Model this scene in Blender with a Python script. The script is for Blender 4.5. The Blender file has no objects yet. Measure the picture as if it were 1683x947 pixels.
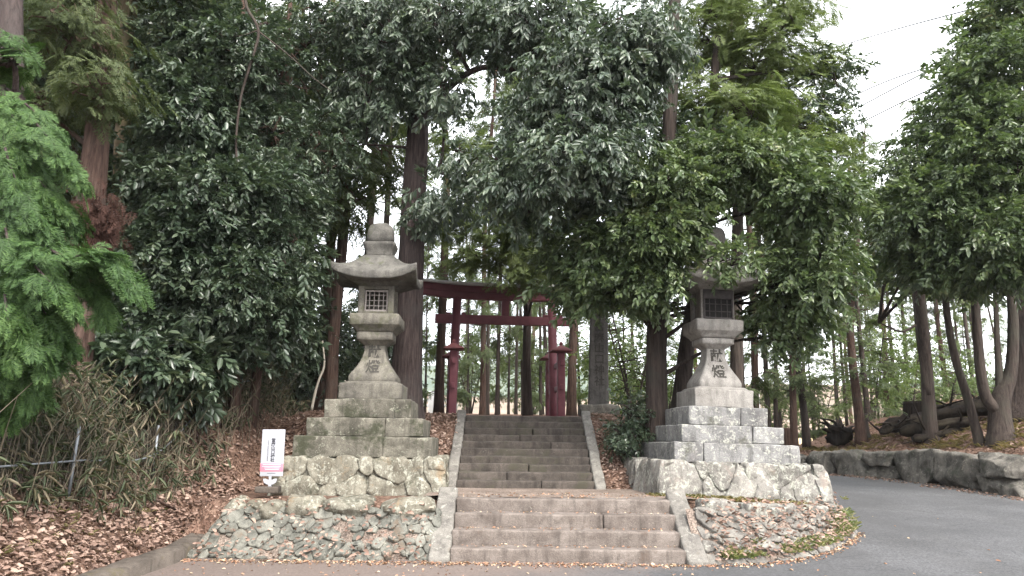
EXPO = 2.22; CLOUD = 6.8; HAZE = .00018
import bpy, math, random
import numpy as np
from mathutils import Vector, Matrix
R = math.radians
scene = bpy.context.scene
COL = scene.collection
PI = math.pi

# ---------------------------------------------------------------- camera model (photo pixels <-> place)
FPX, PITCH, EYE = 1270.0, R(11.33), 1.5
ROLL = .011; CR, SR = math.cos(ROLL), math.sin(ROLL)      # the photo is turned slightly clockwise
CP, SP = math.cos(PITCH), math.sin(PITCH)
def at(px, py, y):
    """the point at depth y (metres ahead of the camera) seen at photo pixel px,py"""
    a, b = px - 841.5, py - 473.5; px, py = 841.5 + a * CR + b * SR, 473.5 - a * SR + b * CR
    u = (473.5 - py) / FPX; v = (px - 841.5) / FPX
    z = y * (u * CP + SP) / (CP - u * SP)
    return Vector((v * (y * CP + z * SP), y, z + EYE))
def xat(px, y, z=2.0):
    return (px - 841.5) / FPX * (y * CP + (z - EYE) * SP)

# ---------------------------------------------------------------- noise
def _h(ix, iy, iz, s):
    n = (ix * 374761393 + iy * 668265263 + iz * 2147483647 + s * 974634777).astype(np.int64) & 0xffffffff
    n = ((n ^ (n >> 13)) * 1274126177) & 0xffffffff
    n = ((n ^ (n >> 15)) * 2246822519) & 0xffffffff
    return ((n ^ (n >> 16)) & 0xffffff) / float(0xffffff)
def vnoise(P, s=0):
    P = np.asarray(P, float); i = np.floor(P).astype(np.int64); f = P - i; f = f * f * (3 - 2 * f)
    r = 0
    for dx in (0, 1):
        for dy in (0, 1):
            for dz in (0, 1):
                w = (f[..., 0] if dx else 1 - f[..., 0]) * (f[..., 1] if dy else 1 - f[..., 1]) * (f[..., 2] if dz else 1 - f[..., 2])
                r = r + w * _h(i[..., 0] + dx, i[..., 1] + dy, i[..., 2] + dz, s)
    return r * 2 - 1
def fbm(P, s=0, o=3):
    P = np.asarray(P, float); r = 0; a = 1.0; t = 0
    for k in range(o):
        r = r + a * vnoise(P * 2 ** k + 17.3 * k, s + k); t += a; a *= .5
    return r / t
def sstep(a, b, x):
    t = np.clip((np.asarray(x, float) - a) / (b - a), 0, 1); return t * t * (3 - 2 * t)
def nrm(v):
    v = np.asarray(v, float); return v / np.maximum(np.linalg.norm(v, axis=-1, keepdims=True), 1e-9)

# ---------------------------------------------------------------- mesh building
class MB:
    def __init__(s): s.V = []; s.F = []; s.n = 0
    def add(s, V, *Fs):
        V = np.asarray(V, float).reshape(-1, 3); s.V.append(V)
        for F in Fs:
            F = np.asarray(F, np.int64)
            if F.size: s.F.append(F + s.n)
        s.n += len(V); return s
    def map(s, fn):
        s.V = [fn(np.concatenate(s.V))]; return s
    def build(s, name, mat, parent=None, smooth=True, loc=None, kind=None):
        me = bpy.data.meshes.new(name)
        V = np.concatenate(s.V) if s.V else np.zeros((0, 3))
        if loc is not None: V = V - np.asarray(loc)
        me.vertices.add(len(V)); me.vertices.foreach_set('co', V.astype(np.float32).ravel())
        nl = sum(f.size for f in s.F); npoly = sum(len(f) for f in s.F)
        me.loops.add(nl); me.polygons.add(npoly)
        me.loops.foreach_set('vertex_index', np.concatenate([f.ravel() for f in s.F]).astype(np.int32))
        tot = np.concatenate([np.full(len(f), f.shape[1]) for f in s.F])
        st = np.concatenate([[0], np.cumsum(tot)[:-1]])
        me.polygons.foreach_set('loop_start', st.astype(np.int32))
        me.polygons.foreach_set('use_smooth', np.full(npoly, smooth, bool))
        me.update(calc_edges=True)
        if mat is not None: me.materials.append(mat)
        o = bpy.data.objects.new(name, me); COL.objects.link(o)
        if loc is not None: o.location = loc
        if parent is not None: o.parent = parent
        if kind: o['kind'] = kind
        return o
def tag(o, label=None, cat=None, group=None, kind=None):
    for k, v in (('label', label), ('category', cat), ('group', group), ('kind', kind)):
        if v: o[k] = v
    return o
def thing(name, label, cat, loc=(0, 0, 0), rz=0, group=None):
    o = bpy.data.objects.new(name, None); COL.objects.link(o); o.empty_display_size = .2
    o.location = loc; o.rotation_euler = (0, 0, rz)
    return tag(o, label, cat, group)
def dup(root, loc, rz=0, sc=None, label=None, parent=None):
    r = root.copy(); COL.objects.link(r)
    if parent is None:
        r.location = loc; r.rotation_euler = (0, 0, rz)
        if sc: r.scale = sc
        if label: r['label'] = label
    else: r.parent = parent
    for c in list(root.children): dup(c, None, parent=r)
    return r

def rbox(w, d, h, r=.02, n=(8, 6, 4)):
    """box with rounded edges, centred on x,y and standing on z=0; returns V,F"""
    hs = np.array([w, d, h]) / 2; V = []; F = []; c = 0
    for ax in range(3):
        a, b = (ax + 1) % 3, (ax + 2) % 3
        na, nb = n[a], n[b]
        def lin(k, hh):
            rr = min(r, hh * .9)
            t = np.concatenate([[-hh, -hh + rr * .5], np.linspace(-hh + rr, hh - rr, k + 1), [hh - rr * .5, hh]])
            return t
        A, B = np.meshgrid(lin(na, hs[a]), lin(nb, hs[b]), indexing='ij')
        for sgn in (-1, 1):
            P = np.zeros(A.shape + (3,)); P[..., a] = A; P[..., b] = B; P[..., ax] = sgn * hs[ax]
            m, k = A.shape
            idx = np.arange(m * k).reshape(m, k) + c
            q = np.stack([idx[:-1, :-1], idx[1:, :-1], idx[1:, 1:], idx[:-1, 1:]], -1).reshape(-1, 4)
            if sgn < 0: q = q[:, ::-1]
            V.append(P.reshape(-1, 3)); F.append(q); c += m * k
    V = np.concatenate(V); F = np.concatenate(F)
    rr = np.minimum(r, hs * .9)
    q = np.clip(V, -(hs - rr), hs - rr); d_ = V - q
    V = q + nrm(d_) * np.where(np.linalg.norm(d_, axis=1, keepdims=True) > 0, 1, 0) * r
    key = np.round(V * 1e5).astype(np.int64)
    _, first, inv = np.unique(key, axis=0, return_index=True, return_inverse=True)
    V = V[first]; F = inv.ravel()[F]
    V[:, 2] += h / 2
    good = np.array([len(set(f)) == 4 for f in F.tolist()])
    tri = []
    for f in F[~good].tolist():
        u = list(dict.fromkeys(f))
        if len(u) == 3: tri.append(u)
    return V, F[good], (np.array(tri) if tri else np.zeros((0, 3), np.int64))
def rough(V, amp, scale, seed, o=3):
    P = np.asarray(V) * scale + seed * 3.7
    return V + amp * np.stack([fbm(P, seed, o), fbm(P + 31.1, seed + 5, o), fbm(P + 77.7, seed + 9, o)], -1)
def tube(pts, rad, seg=8, cap=True, bark=0.0, seed=0, ridges=9):
    pts = np.asarray(pts, float); rad = np.asarray(rad, float) * np.ones(len(pts)); n = len(pts)
    T = nrm(np.gradient(pts, axis=0))
    ref = np.array([0., 1, 0]) if abs(T[0, 1]) < .9 else np.array([1., 0, 0])
    A = []; a = nrm(np.cross(np.cross(T[0], ref), T[0]))
    for i in range(n):
        a = nrm(a - T[i] * np.dot(a, T[i])); A.append(a)
    A = np.array(A); B = np.cross(T, A)
    th = np.linspace(0, 2 * PI, seg, endpoint=False)
    rr = rad[:, None] * np.ones((n, seg))
    if bark:
        L = np.concatenate([[0], np.cumsum(np.linalg.norm(np.diff(pts, axis=0), axis=1))])
        X = np.stack(np.broadcast_arrays(np.cos(th)[None] * ridges / 2.2, np.sin(th)[None] * ridges / 2.2, L[:, None] * .7), -1)
        rr = rr * (1 + bark * (np.abs(fbm(X, seed, 3)) * 1.6 - .35) + .05 * vnoise(np.stack(np.broadcast_arrays(np.cos(th)[None] * 1.2, np.sin(th)[None] * 1.2, L[:, None] * .8), -1), seed + 3))
    V = pts[:, None] + rr[..., None] * (np.cos(th)[None, :, None] * A[:, None] + np.sin(th)[None, :, None] * B[:, None])
    V = V.reshape(-1, 3); idx = np.arange(n * seg).reshape(n, seg); nx = np.roll(idx, -1, 1)
    F = np.stack([idx[:-1], nx[:-1], nx[1:], idx[1:]], -1).reshape(-1, 4)
    tri = np.zeros((0, 3), np.int64)
    if cap:
        V = np.concatenate([V, pts[:1], pts[-1:]]); k = n * seg
        tri = np.concatenate([np.stack([nx[0], idx[0], np.full(seg, k)], -1), np.stack([idx[-1], nx[-1], np.full(seg, k + 1)], -1)])
    return V, F, tri
def spline(pts, n):
    """Catmull-Rom through pts (any dimension), n samples"""
    p = np.asarray(pts, float); p = np.concatenate([2 * p[:1] - p[1:2], p, 2 * p[-1:] - p[-2:-1]])
    t = np.linspace(0, len(p) - 3 - 1e-6, n); i = t.astype(int); f = (t - i)[:, None]
    a, b, c, d = p[i], p[i + 1], p[i + 2], p[i + 3]
    return .5 * (2 * b + (c - a) * f + (2 * a - 5 * b + 4 * c - d) * f ** 2 + (3 * b - a - 3 * c + d) * f ** 3)
def sqlathe(prof, round_=.06, m=6, cap=True):
    """square-section turned body: prof = [(z, half width[, half depth])]; returns V,F (z up)"""
    ring = []
    for k in range(4):
        a0 = k * PI / 2 - PI / 4
        c, s = math.cos(k * PI / 2), math.sin(k * PI / 2)
        for j in range(m):
            t = -1 + 2 * (j + .5) / m
            x, y = 1.0, t
            ring.append((x * c - y * s, x * s + y * c))
    ring = np.array(ring)
    p = np.abs(ring); far = np.maximum(0, p.min(1) - (1 - 2 * round_)) / (2 * round_ + 1e-9)
    ring = ring * (1 - round_ * .5 * far ** 2)[:, None]
    # corners as explicit vertices
    out = []
    for k in range(4):
        out.extend(ring[k * m:(k + 1) * m].tolist())
        q = 1 - round_ * .55
        cx, cy = [(1, 1), (-1, 1), (-1, -1), (1, -1)][k]
        out.append((cx * q, cy * q))
    ring = np.array(out); s = len(ring); V = []; 
    for pr in prof:
        z, w = pr[0], pr[1]; d = pr[2] if len(pr) > 2 else w
        V.append(np.stack([ring[:, 0] * w, ring[:, 1] * d, np.full(s, z)], -1))
    n = len(prof); V = np.concatenate(V); idx = np.arange(n * s).reshape(n, s); nx = np.roll(idx, -1, 1)
    F = np.stack([idx[:-1], nx[:-1], nx[1:], idx[1:]], -1).reshape(-1, 4)
    k = n * s
    V = np.concatenate([V, [[0, 0, prof[0][0]], [0, 0, prof[-1][0]]]])
    tri = np.concatenate([np.stack([nx[0], idx[0], np.full(s, k)], -1), np.stack([idx[-1], nx[-1], np.full(s, k + 1)], -1)])
    return V, F, tri
def voro(W, H, seeds, wts=None):
    S = np.asarray(seeds, float); out = []; wt = np.zeros(len(S)) if wts is None else np.asarray(wts)
    for i, p in enumerate(S):
        poly = [(0, 0), (W, 0), (W, H), (0, H)]
        o = np.argsort(((S - p) ** 2).sum(1))[1:26]
        for j in o:
            q = S[j]; nn = q - p; dd = max(1e-9, nn @ nn); mx = p + nn * np.clip(.5 + (wt[i] - wt[j]) / (2 * dd), .12, .88); res = []
            if not poly: break
            for a, b in zip(poly, poly[1:] + poly[:1]):
                da = (a[0] - mx[0]) * nn[0] + (a[1] - mx[1]) * nn[1]; db = (b[0] - mx[0]) * nn[0] + (b[1] - mx[1]) * nn[1]
                if da <= 0: res.append(a)
                if (da < 0) != (db < 0) and da != db:
                    t = da / (da - db); res.append((a[0] + t * (b[0] - a[0]), a[1] + t * (b[1] - a[1])))
            poly = res
            if len(poly) < 3: break
        out.append(np.array(poly))
    return out
def stone(poly, gap, depth, bulge, seed, k=22, cut=2, amp=.018):
    """one fitted stone in (u, v, w): outline poly, w = how far it stands out"""
    c = poly.mean(0); P = poly
    d = np.linalg.norm(P - c, axis=1, keepdims=True); P = c + (P - c) * np.maximum(.3, (1 - gap / np.maximum(d, 1e-6)))
    for _ in range(cut):
        Q = np.roll(P, -1, 0); P = np.stack([P * .78 + Q * .22, P * .22 + Q * .78], 1).reshape(-1, 2)
    L = np.concatenate([P, P[:1]]); s = np.concatenate([[0], np.cumsum(np.linalg.norm(np.diff(L, axis=0), axis=1))])
    t = np.linspace(0, s[-1], k, endpoint=False); P = np.stack([np.interp(t, s, L[:, 0]), np.interp(t, s, L[:, 1])], -1)
    rings = [(1.0, -depth), (1.0, 0), (.992, bulge * .6), (.955, bulge * .86), (.86, bulge * .97), (.58, bulge), (.25, bulge * 1.02)]
    V = []
    rs = np.random.default_rng(seed); tilt = rs.normal(0, .10, 2)
    for sc, w in rings:
        q = c + (P - c) * sc
        V.append(np.concatenate([q, (w + (q - c) @ tilt * (1 if w > 0 else 0))[:, None] if True else 0], 1))
    V.append(np.array([[c[0], c[1], bulge * 1.02]]))
    n = len(rings); V = np.concatenate(V); idx = np.arange(n * k).reshape(n, k); nx = np.roll(idx, -1, 1)
    F = np.stack([idx[:-1], nx[:-1], nx[1:], idx[1:]], -1).reshape(-1, 4)
    tri = np.stack([idx[-1], nx[-1], np.full(k, n * k)], -1)
    sc = 2.2 / max(.08, np.ptp(poly[:, 0]) + np.ptp(poly[:, 1]))
    V = rough(V, amp / max(sc, .4) * 3 * .35 + amp * .3, sc * 2.2, seed)
    return V, F, tri
def sheet(x0, x1, y0, y1, dx, fn, keep=None):
    xs = np.arange(x0, x1 + dx / 2, dx); ys = np.arange(y0, y1 + dx / 2, dx)
    X, Y = np.meshgrid(xs, ys, indexing='ij'); Z = fn(X, Y)
    V = np.stack([X, Y, Z], -1).reshape(-1, 3); idx = np.arange(X.size).reshape(X.shape)
    q = np.stack([idx[:-1, :-1], idx[1:, :-1], idx[1:, 1:], idx[:-1, 1:]], -1).reshape(-1, 4)
    if keep is not None:
        cx = (X[:-1, :-1] + dx / 2).ravel(); cy = (Y[:-1, :-1] + dx / 2).ravel(); q = q[keep(cx, cy)]
    return V, q

# ---------------------------------------------------------------- materials
def mat(name, rough_=.85, spec=.3):
    m = bpy.data.materials.new(name); m.use_nodes = True; nt = m.node_tree
    b = nt.nodes['Principled BSDF']; b.inputs['Roughness'].default_value = rough_
    b.inputs['Specular IOR Level'].default_value = spec
    return m, nt, b
class N:
    def __init__(s, nt, space='Object'):
        s.nt = nt; s.tc = nt.nodes.new('ShaderNodeTexCoord'); s.co = s.tc.outputs[space]
    def node(s, t, **k):
        n = s.nt.nodes.new(t)
        for a, v in k.items(): setattr(n, a, v)
        return n
    def link(s, a, b): s.nt.links.new(a, b)
    def scaled(s, v):
        n = s.node('ShaderNodeMapping'); n.inputs['Scale'].default_value = v; s.link(s.co, n.inputs['Vector']); return n.outputs[0]
    def noise(s, scale, detail=4, rough=.55, co=None, dist=0):
        n = s.node('ShaderNodeTexNoise'); n.inputs['Scale'].default_value = scale; n.inputs['Detail'].default_value = detail
        n.inputs['Roughness'].default_value = rough; n.inputs['Distortion'].default_value = dist
        s.link(co or s.co, n.inputs['Vector']); return n.outputs['Fac']
    def voronoi(s, scale, co=None, feat='F1', out='Distance'):
        n = s.node('ShaderNodeTexVoronoi', feature=feat); n.inputs['Scale'].default_value = scale
        s.link(co or s.co, n.inputs['Vector']); return n.outputs[out]
    def ramp(s, fac, stops, interp='LINEAR'):
        n = s.node('ShaderNodeValToRGB'); cr = n.color_ramp; cr.interpolation = interp
        while len(cr.elements) < len(stops): cr.elements.new(.5)
        for e, (p, c) in zip(cr.elements, stops):
            e.position = p; e.color = (c, c, c, 1) if isinstance(c, (int, float)) else (*c, 1)
        s.link(fac, n.inputs[0]); return n.outputs[0]
    def mix(s, fac, a, b, mode='MIX'):
        n = s.node('ShaderNodeMix', data_type='RGBA', blend_type=mode)
        for sock, v in ((n.inputs[0], fac), (n.inputs[6], a), (n.inputs[7], b)):
            if isinstance(v, (int, float)): sock.default_value = v
            elif isinstance(v, tuple): sock.default_value = (*v, 1)
            else: s.link(v, sock)
        return n.outputs[2]
    def math(s, op, a, b=0.0):
        n = s.node('ShaderNodeMath', operation=op)
        for sock, v in ((n.inputs[0], a), (n.inputs[1], b)):
            if isinstance(v, (int, float)): sock.default_value = v
            else: s.link(v, sock)
        return n.outputs[0]
    def bump(s, h, strength, dist, b):
        n = s.node('ShaderNodeBump'); n.inputs['Strength'].default_value = strength; n.inputs['Distance'].default_value = dist
        s.link(h, n.inputs['Height']); s.link(n.outputs[0], b.inputs['Normal'])
    def island(s):
        return s.node('ShaderNodeNewGeometry').outputs['Random Per Island']
    def sep(s, axis='Z', co=None):
        n = s.node('ShaderNodeSeparateXYZ'); s.link(co or s.co, n.inputs[0]); return n.outputs[axis]

def stone_mat(name, base, dark, lichen, lich_amt=.5, moss=None, moss_amt=.5, speck=.5, rough_=.9, space='Object', stain=None):
    k = .62; base, dark, lichen = [tuple(c * k for c in q) for q in (base, dark, lichen)]
    m, nt, b = mat(name, rough_, .2); n = N(nt, space)
    g = n.noise(2.6, 7, .7, dist=.4); col = n.ramp(g, [(.36, dark), (.62, base)])
    sp = n.noise(150, 2, .7); col = n.mix(speck, col, n.ramp(sp, [(.36, .16), (.5, .5), (.64, .95)]), 'OVERLAY')
    drip = n.noise(1, 4, .6, n.scaled((9, 9, 1.1))); col = n.mix(n.ramp(drip, [(.5, 0), (.7, .55)]), col, tuple(c * .4 for c in dark))
    isl = n.island(); col = n.mix(.28, col, n.ramp(isl, [(0, .25), (1, .75)]), 'OVERLAY')
    l1 = n.noise(7.5, 6, .75, dist=.8); l2 = n.noise(30, 4, .7, dist=.5)
    lm = n.ramp(n.math('ADD', n.math('MULTIPLY', l1, .6), n.math('MULTIPLY', l2, .4)), [(.62 - lich_amt * .16, 0), (.67 - lich_amt * .16, 1)])
    col = n.mix(n.math('MULTIPLY', lm, .75), col, lichen)
    blot = n.ramp(n.noise(3.4, 6, .7, dist=.5), [(.56, 0), (.68, .55)]); col = n.mix(blot, col, stain or tuple(c * .55 for c in dark))
    if moss:
        mm = n.ramp(n.math('ADD', n.math('MULTIPLY', n.noise(1.7, 5, .65, dist=.5), .7), n.math('MULTIPLY', n.noise(11, 4, .7), .3)), [(.62 - moss_amt * .18, 0), (.7 - moss_amt * .18, .85)])
        col = n.mix(mm, col, moss)
    nt.links.new(col, b.inputs['Base Color'])
    h = n.math('ADD', n.math('MULTIPLY', n.noise(60, 4, .7), .5), n.noise(9, 5, .6))
    n.bump(h, .55, .025, b); return m
def leaf_mat(name, stops, rough_=.4, spec=.5, trans=.25, clump=1.1):
    """stops: colours over the random value of each leaf"""
    m, nt, b = mat(name, rough_, spec); n = N(nt)
    cl = n.noise(clump, 3, .6)
    v = n.math('ADD', n.math('MULTIPLY', n.island(), .6), n.math('MULTIPLY', n.ramp(cl, [(.3, 0), (.7, 1)]), .4))
    col = n.ramp(v, stops); nt.links.new(col, b.inputs['Base Color'])
    tr = n.node('ShaderNodeBsdfTranslucent'); nt.links.new(n.mix(1.0, col, (1.15, 1.25, .7), 'MULTIPLY'), tr.inputs[0])
    ms = n.node('ShaderNodeMixShader'); ms.inputs[0].default_value = trans
    nt.links.new(b.outputs[0], ms.inputs[1]); nt.links.new(tr.outputs[0], ms.inputs[2])
    nt.links.new(ms.outputs[0], nt.nodes['Material Output'].inputs[0]); return m
def bark_mat(name, a, b_, c=None, scale=14, bump=.8):
    m, nt, b = mat(name, .95, .1); n = N(nt)
    f = n.noise(1, 6, .7, n.scaled((scale, scale, scale * .09)), .3); col = n.ramp(f, [(.32, a), (.68, b_)])
    if c: col = n.mix(n.ramp(n.noise(1.3, 5, .6), [(.5, 0), (.68, .8)]), col, c)
    nt.links.new(col, b.inputs['Base Color'])
    n.bump(n.math('ADD', f, n.math('MULTIPLY', n.noise(40, 4, .7), .3)), bump, .04, b); return m
def plain_mat(name, a, b_, scale=6, rough_=.7, bump=.2, metal=0, spec=.4):
    m, nt, b = mat(name, rough_, spec); n = N(nt)
    f = n.noise(scale, 5, .65); nt.links.new(n.ramp(f, [(.3, a), (.7, b_)]), b.inputs['Base Color'])
    b.inputs['Metallic'].default_value = metal
    if bump: n.bump(n.noise(scale * 7, 4, .7), bump, .01, b)
    return m
# ---------------------------------------------------------------- foliage: small leaf faces on sprigs
def leaf_geo(pos, d, nrmv, L, W, fold=.18, droop=.12, simple=False):
    d = nrm(d); s = nrm(np.cross(d, nrmv)); u = np.cross(s, d); L = np.asarray(L)[..., None]; W = np.asarray(W)[..., None]
    if simple:
        V = np.stack([pos, pos + d * L * .45 + s * W * .5 + u * W * fold, pos + d * L - u * L * droop, pos + d * L * .45 - s * W * .5 + u * W * fold], -2)
        return V, np.array([[0, 1, 2, 3]])
    V = np.stack([pos, pos + d * L * .28 + s * W * .42 + u * W * fold, pos + d * L * .68 + s * W * .43 + u * (W * fold - L * droop * .4),
                  pos + d * L - u * L * droop, pos + d * L * .68 - s * W * .43 + u * (W * fold - L * droop * .4), pos + d * L * .28 - s * W * .42 + u * W * fold], -2)
    return V, np.array([[0, 3, 2, 1], [0, 5, 4, 3]])
def proto_broad(rs, n=11, L=.105, W=.042, tw=.28, hang=.3, simple=False):
    t = np.concatenate([np.linspace(.25, .95, n - 4), np.full(4, 1.0)]); a = np.arange(n) * 2.4 + rs.uniform(0, 6)
    pos = np.stack([tw * t, .0 * t, -.07 * t * t], -1)
    d = np.stack([.55 + .5 * t + rs.normal(0, .15, n), np.cos(a), .45 * np.sin(a) - hang + rs.normal(0, .15, n)], -1)
    up = np.stack([rs.normal(0, .3, n) + .3 * hang, rs.normal(0, .35, n), np.ones(n)], -1)
    return leaf_geo(pos, d, up, L * rs.uniform(.55, 1.3, n), W * rs.uniform(.65, 1.25, n), simple=simple)
def proto_fan(rs, L=.42, n=6, wid=.018, sub=3, hang=.25):
    """flat, drooping spray of scale leaves"""
    pos = []; d = []; ll = []; ww = []
    def put(p, ang, l, w): pos.append(p); d.append((math.cos(ang), math.sin(ang), 0)); ll.append(l); ww.append(w)
    put((0, 0, 0), 0, L, wid * .8)
    for i in range(n):
        t = .12 + .8 * i / n; l = L * .55 * (1 - .75 * t) + .04
        for sd in (-1, 1):
            ang = sd * (.75 + rs.uniform(-.15, .15)); p = np.array([L * (t + (0.03 if sd > 0 else 0)), 0, 0])
            put(tuple(p), ang, l, wid)
            for j in range(sub):
                q = p + np.array([math.cos(ang), math.sin(ang), 0]) * l * (.3 + .6 * j / sub)
                put(tuple(q), ang - sd * .65 * (1 if j % 2 else -1) + rs.uniform(-.1, .1), l * .42 * (1 - .2 * j) + .02, wid * .9)
    pos = np.array(pos); d = np.array(d); n_ = len(pos)
    up = np.stack([rs.normal(0, .45, n_), rs.normal(0, .45, n_), np.ones(n_)], -1)
    V, F = leaf_geo(pos, d, up, np.array(ll), np.array(ww), fold=.1, droop=.1, simple=True)
    V[..., 2] -= hang * (V[..., 0] ** 2) / L + .25 * np.abs(V[..., 1]) ** 1.5
    return V, F
def scatter(mb, protos, T, X, up, sc, rs):
    """put sprigs at T pointing along X, roughly flat towards up"""
    X = nrm(X); Y = nrm(np.cross(up, X)); Z = np.cross(X, Y); which = rs.integers(0, len(protos), len(T))
    for k, (PV, PF) in enumerate(protos):
        s = which == k
        if not s.any(): continue
        M = np.stack([X[s], Y[s], Z[s]], 1) * sc[s][:, None, None]           # rows are axes
        V = np.einsum('lvk,skd->slvd', PV, M) + T[s][:, None, None, :]
        nL = V.shape[0] * V.shape[1]; nv = PV.shape[1]
        F = (np.arange(nL)[:, None, None] * nv + PF[None]).reshape(-1, PF.shape[1])
        mb.add(V.reshape(-1, 3), F)
_rp = np.random.default_rng(5)
PROTO = {
    'broad': [proto_broad(_rp, 12, .10, .047) for _ in range(6)],
    'oak': [proto_broad(_rp, 13, .115, .046, .30, .8) for _ in range(6)],
    'big': [proto_broad(_rp, 10, .18, .075, .25, .35) for _ in range(6)],
    'fine': [proto_broad(_rp, 13, .09, .048, .34, .3, True) for _ in range(6)],
    'coarse': [proto_broad(_rp, 9, .20, .095, .5, .3, True) for _ in range(5)],
    'fan': [proto_fan(_rp, .46, 6, .024, 3) for _ in range(5)],
    'plume': [proto_fan(_rp, .38, 9, .017, 3, .2) for _ in range(6)],
    'farfan': [proto_fan(_rp, .62, 6, .036, 1, .3) for _ in range(5)],
}
FLAT = ('fan', 'farfan', 'plume')
def blob_clumps(b, rs):
    c, r, n = b
    u = nrm(rs.normal(size=(n, 3))); rad = rs.uniform(.16, 1, n) ** .42
    P = c + u * rad[:, None] * r
    return P, u
def crown(mb, twig, blobs, kind, rs, ns=7, spread=.28, sc=1.0, droop=.15, axis=None):
    for c, r, n, limb in blobs:
        if kind not in FLAT: n = max(4, int(n * .78))
        P, u = blob_clumps((c, r, n), rs)
        # jitter the outline so that the crown breaks up
        P = P + .35 * np.stack([fbm(P * .9, 3), fbm(P * .9 + 9, 4), fbm(P * .9 + 20, 5)], -1) * np.mean(r) * .6
        flat = kind in FLAT
        for rep in range(1):
            T = np.repeat(P, ns, 0) + rs.normal(size=(n * ns, 3)) * spread * (1 if flat else .78) * np.array([1, 1, .35 if flat else .6])
            o = np.repeat(u, ns, 0) * np.array([1, 1, .5]) + rs.normal(size=(n * ns, 3)) * .55
            if axis is not None:
                o = o * .4 + nrm((T - axis) * np.array([1, 1, 0])) * 1.0
            if flat: o[:, 2] *= .25
            o[:, 2] -= droop
            up = np.array([0, 0, 1.]) + rs.normal(size=T.shape) * (.25 if flat else .4)
            scatter(mb, PROTO[kind], T, o, up, sc * rs.uniform(.7, 1.25, len(T)), rs)
        if twig is not None and limb is not None:
            for p in P[::2] if n > 60 else P:
                k = limb[np.argmin(((limb - p) ** 2).sum(1))]
                m = (k + p) / 2 + np.array([0, 0, -.05 + .12 * np.linalg.norm(p - k)]) + rs.normal(0, .05, 3)
                twig.add(*tube(spline([k, m, p], 5), np.linspace(.021, .006, 5), 4, cap=False))
def tree(name, label, cat, trunk, blobs, kind, bark, leaves, seed, seg=12, ns=7, spread=.28, sc=1.0, droop=.15, group=None, barkamp=.1,
         limb_r=.05, flare=1.25, radial=False, extra=None, sink=.25):
    """trunk: [(px, py, depth, radius m)...] from the ground up; blobs: [(px, py, depth, rpx, rpy, rdepth m, clumps)...]"""
    rs = np.random.default_rng(seed)
    pts = [np.array(at(a, b, c)) for a, b, c, r in trunk]; rad = [t[3] for t in trunk]
    pts[0][2] = float(H(pts[0][0], pts[0][1])) - sink
    base = np.array([pts[0][0], pts[0][1], pts[0][2] + sink])
    root = thing(name, label, cat, tuple(base), 0, group)
    L = sum(np.linalg.norm(b - a) for a, b in zip(pts, pts[1:])); n = max(8, int(L / (.16 if seg > 10 else .35)))
    sp = spline(np.concatenate([np.array(pts), np.array(rad)[:, None]], 1), n)
    h = sp[:, 2] - base[2]; rr = sp[:, 3] * (1 + (flare - 1) * np.exp(-np.maximum(h, 0) / .35))
    P = sp[:, :3] + .03 * np.stack([vnoise(sp[:, :3] * .8, seed), vnoise(sp[:, :3] * .8, seed + 1), np.zeros(n)], -1)
    tb = MB(); tb.add(*tube(P, np.maximum(rr, .012), seg, bark=barkamp, seed=seed))
    for e in (extra or []):                                   # more stems / big limbs
        q = np.array([[*at(a, b, c), r] for a, b, c, r in e]); m = max(8, int(len(e) * 5)); q = spline(q, m)
        tb.add(*tube(q[:, :3], np.maximum(q[:, 3], .01), max(6, seg // 2), bark=barkamp * .6, seed=seed + 2))
        P = np.concatenate([P, q[:, :3]])
    cb = []
    for (px, py, dp, rx, ry, rd, nc) in blobs:
        c = np.array(at(px, py, dp)); k = dp / FPX
        start = P[np.argmin(((P - c - np.array([0, 0, -.8])) ** 2).sum(1) + np.where(P[:, 2] > c[2] + .3, 4, 0))]
        q = spline([start, start * .55 + c * .45 + np.array([0, 0, .18]) + rs.normal(0, .12, 3), c], 10)
        tb.add(*tube(q, np.linspace(limb_r, .014, 10), 6, cap=False))
        lm = [q]
        for _ in range(5):
            e = c + nrm(rs.normal(size=3)) * np.array([rx * k, rd, ry * k]) * .75
            qq = spline([q[6], (q[6] + e) / 2 + rs.normal(0, .1, 3), e], 7); tb.add(*tube(qq, np.linspace(.022, .007, 7), 5, cap=False)); lm.append(qq)
        cb.append((c, np.array([rx * k, rd, ry * k]), nc, np.concatenate(lm)))
    lb = MB(); crown(lb, tb, cb, kind, rs, ns, spread, sc, droop, axis=(base if radial else None))
    tb.build('trunk', bark, root, loc=None).location = -Vector(base)
    cr = lb.build('crown', leaves, root); cr.location = -Vector(base)
    return root

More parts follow.
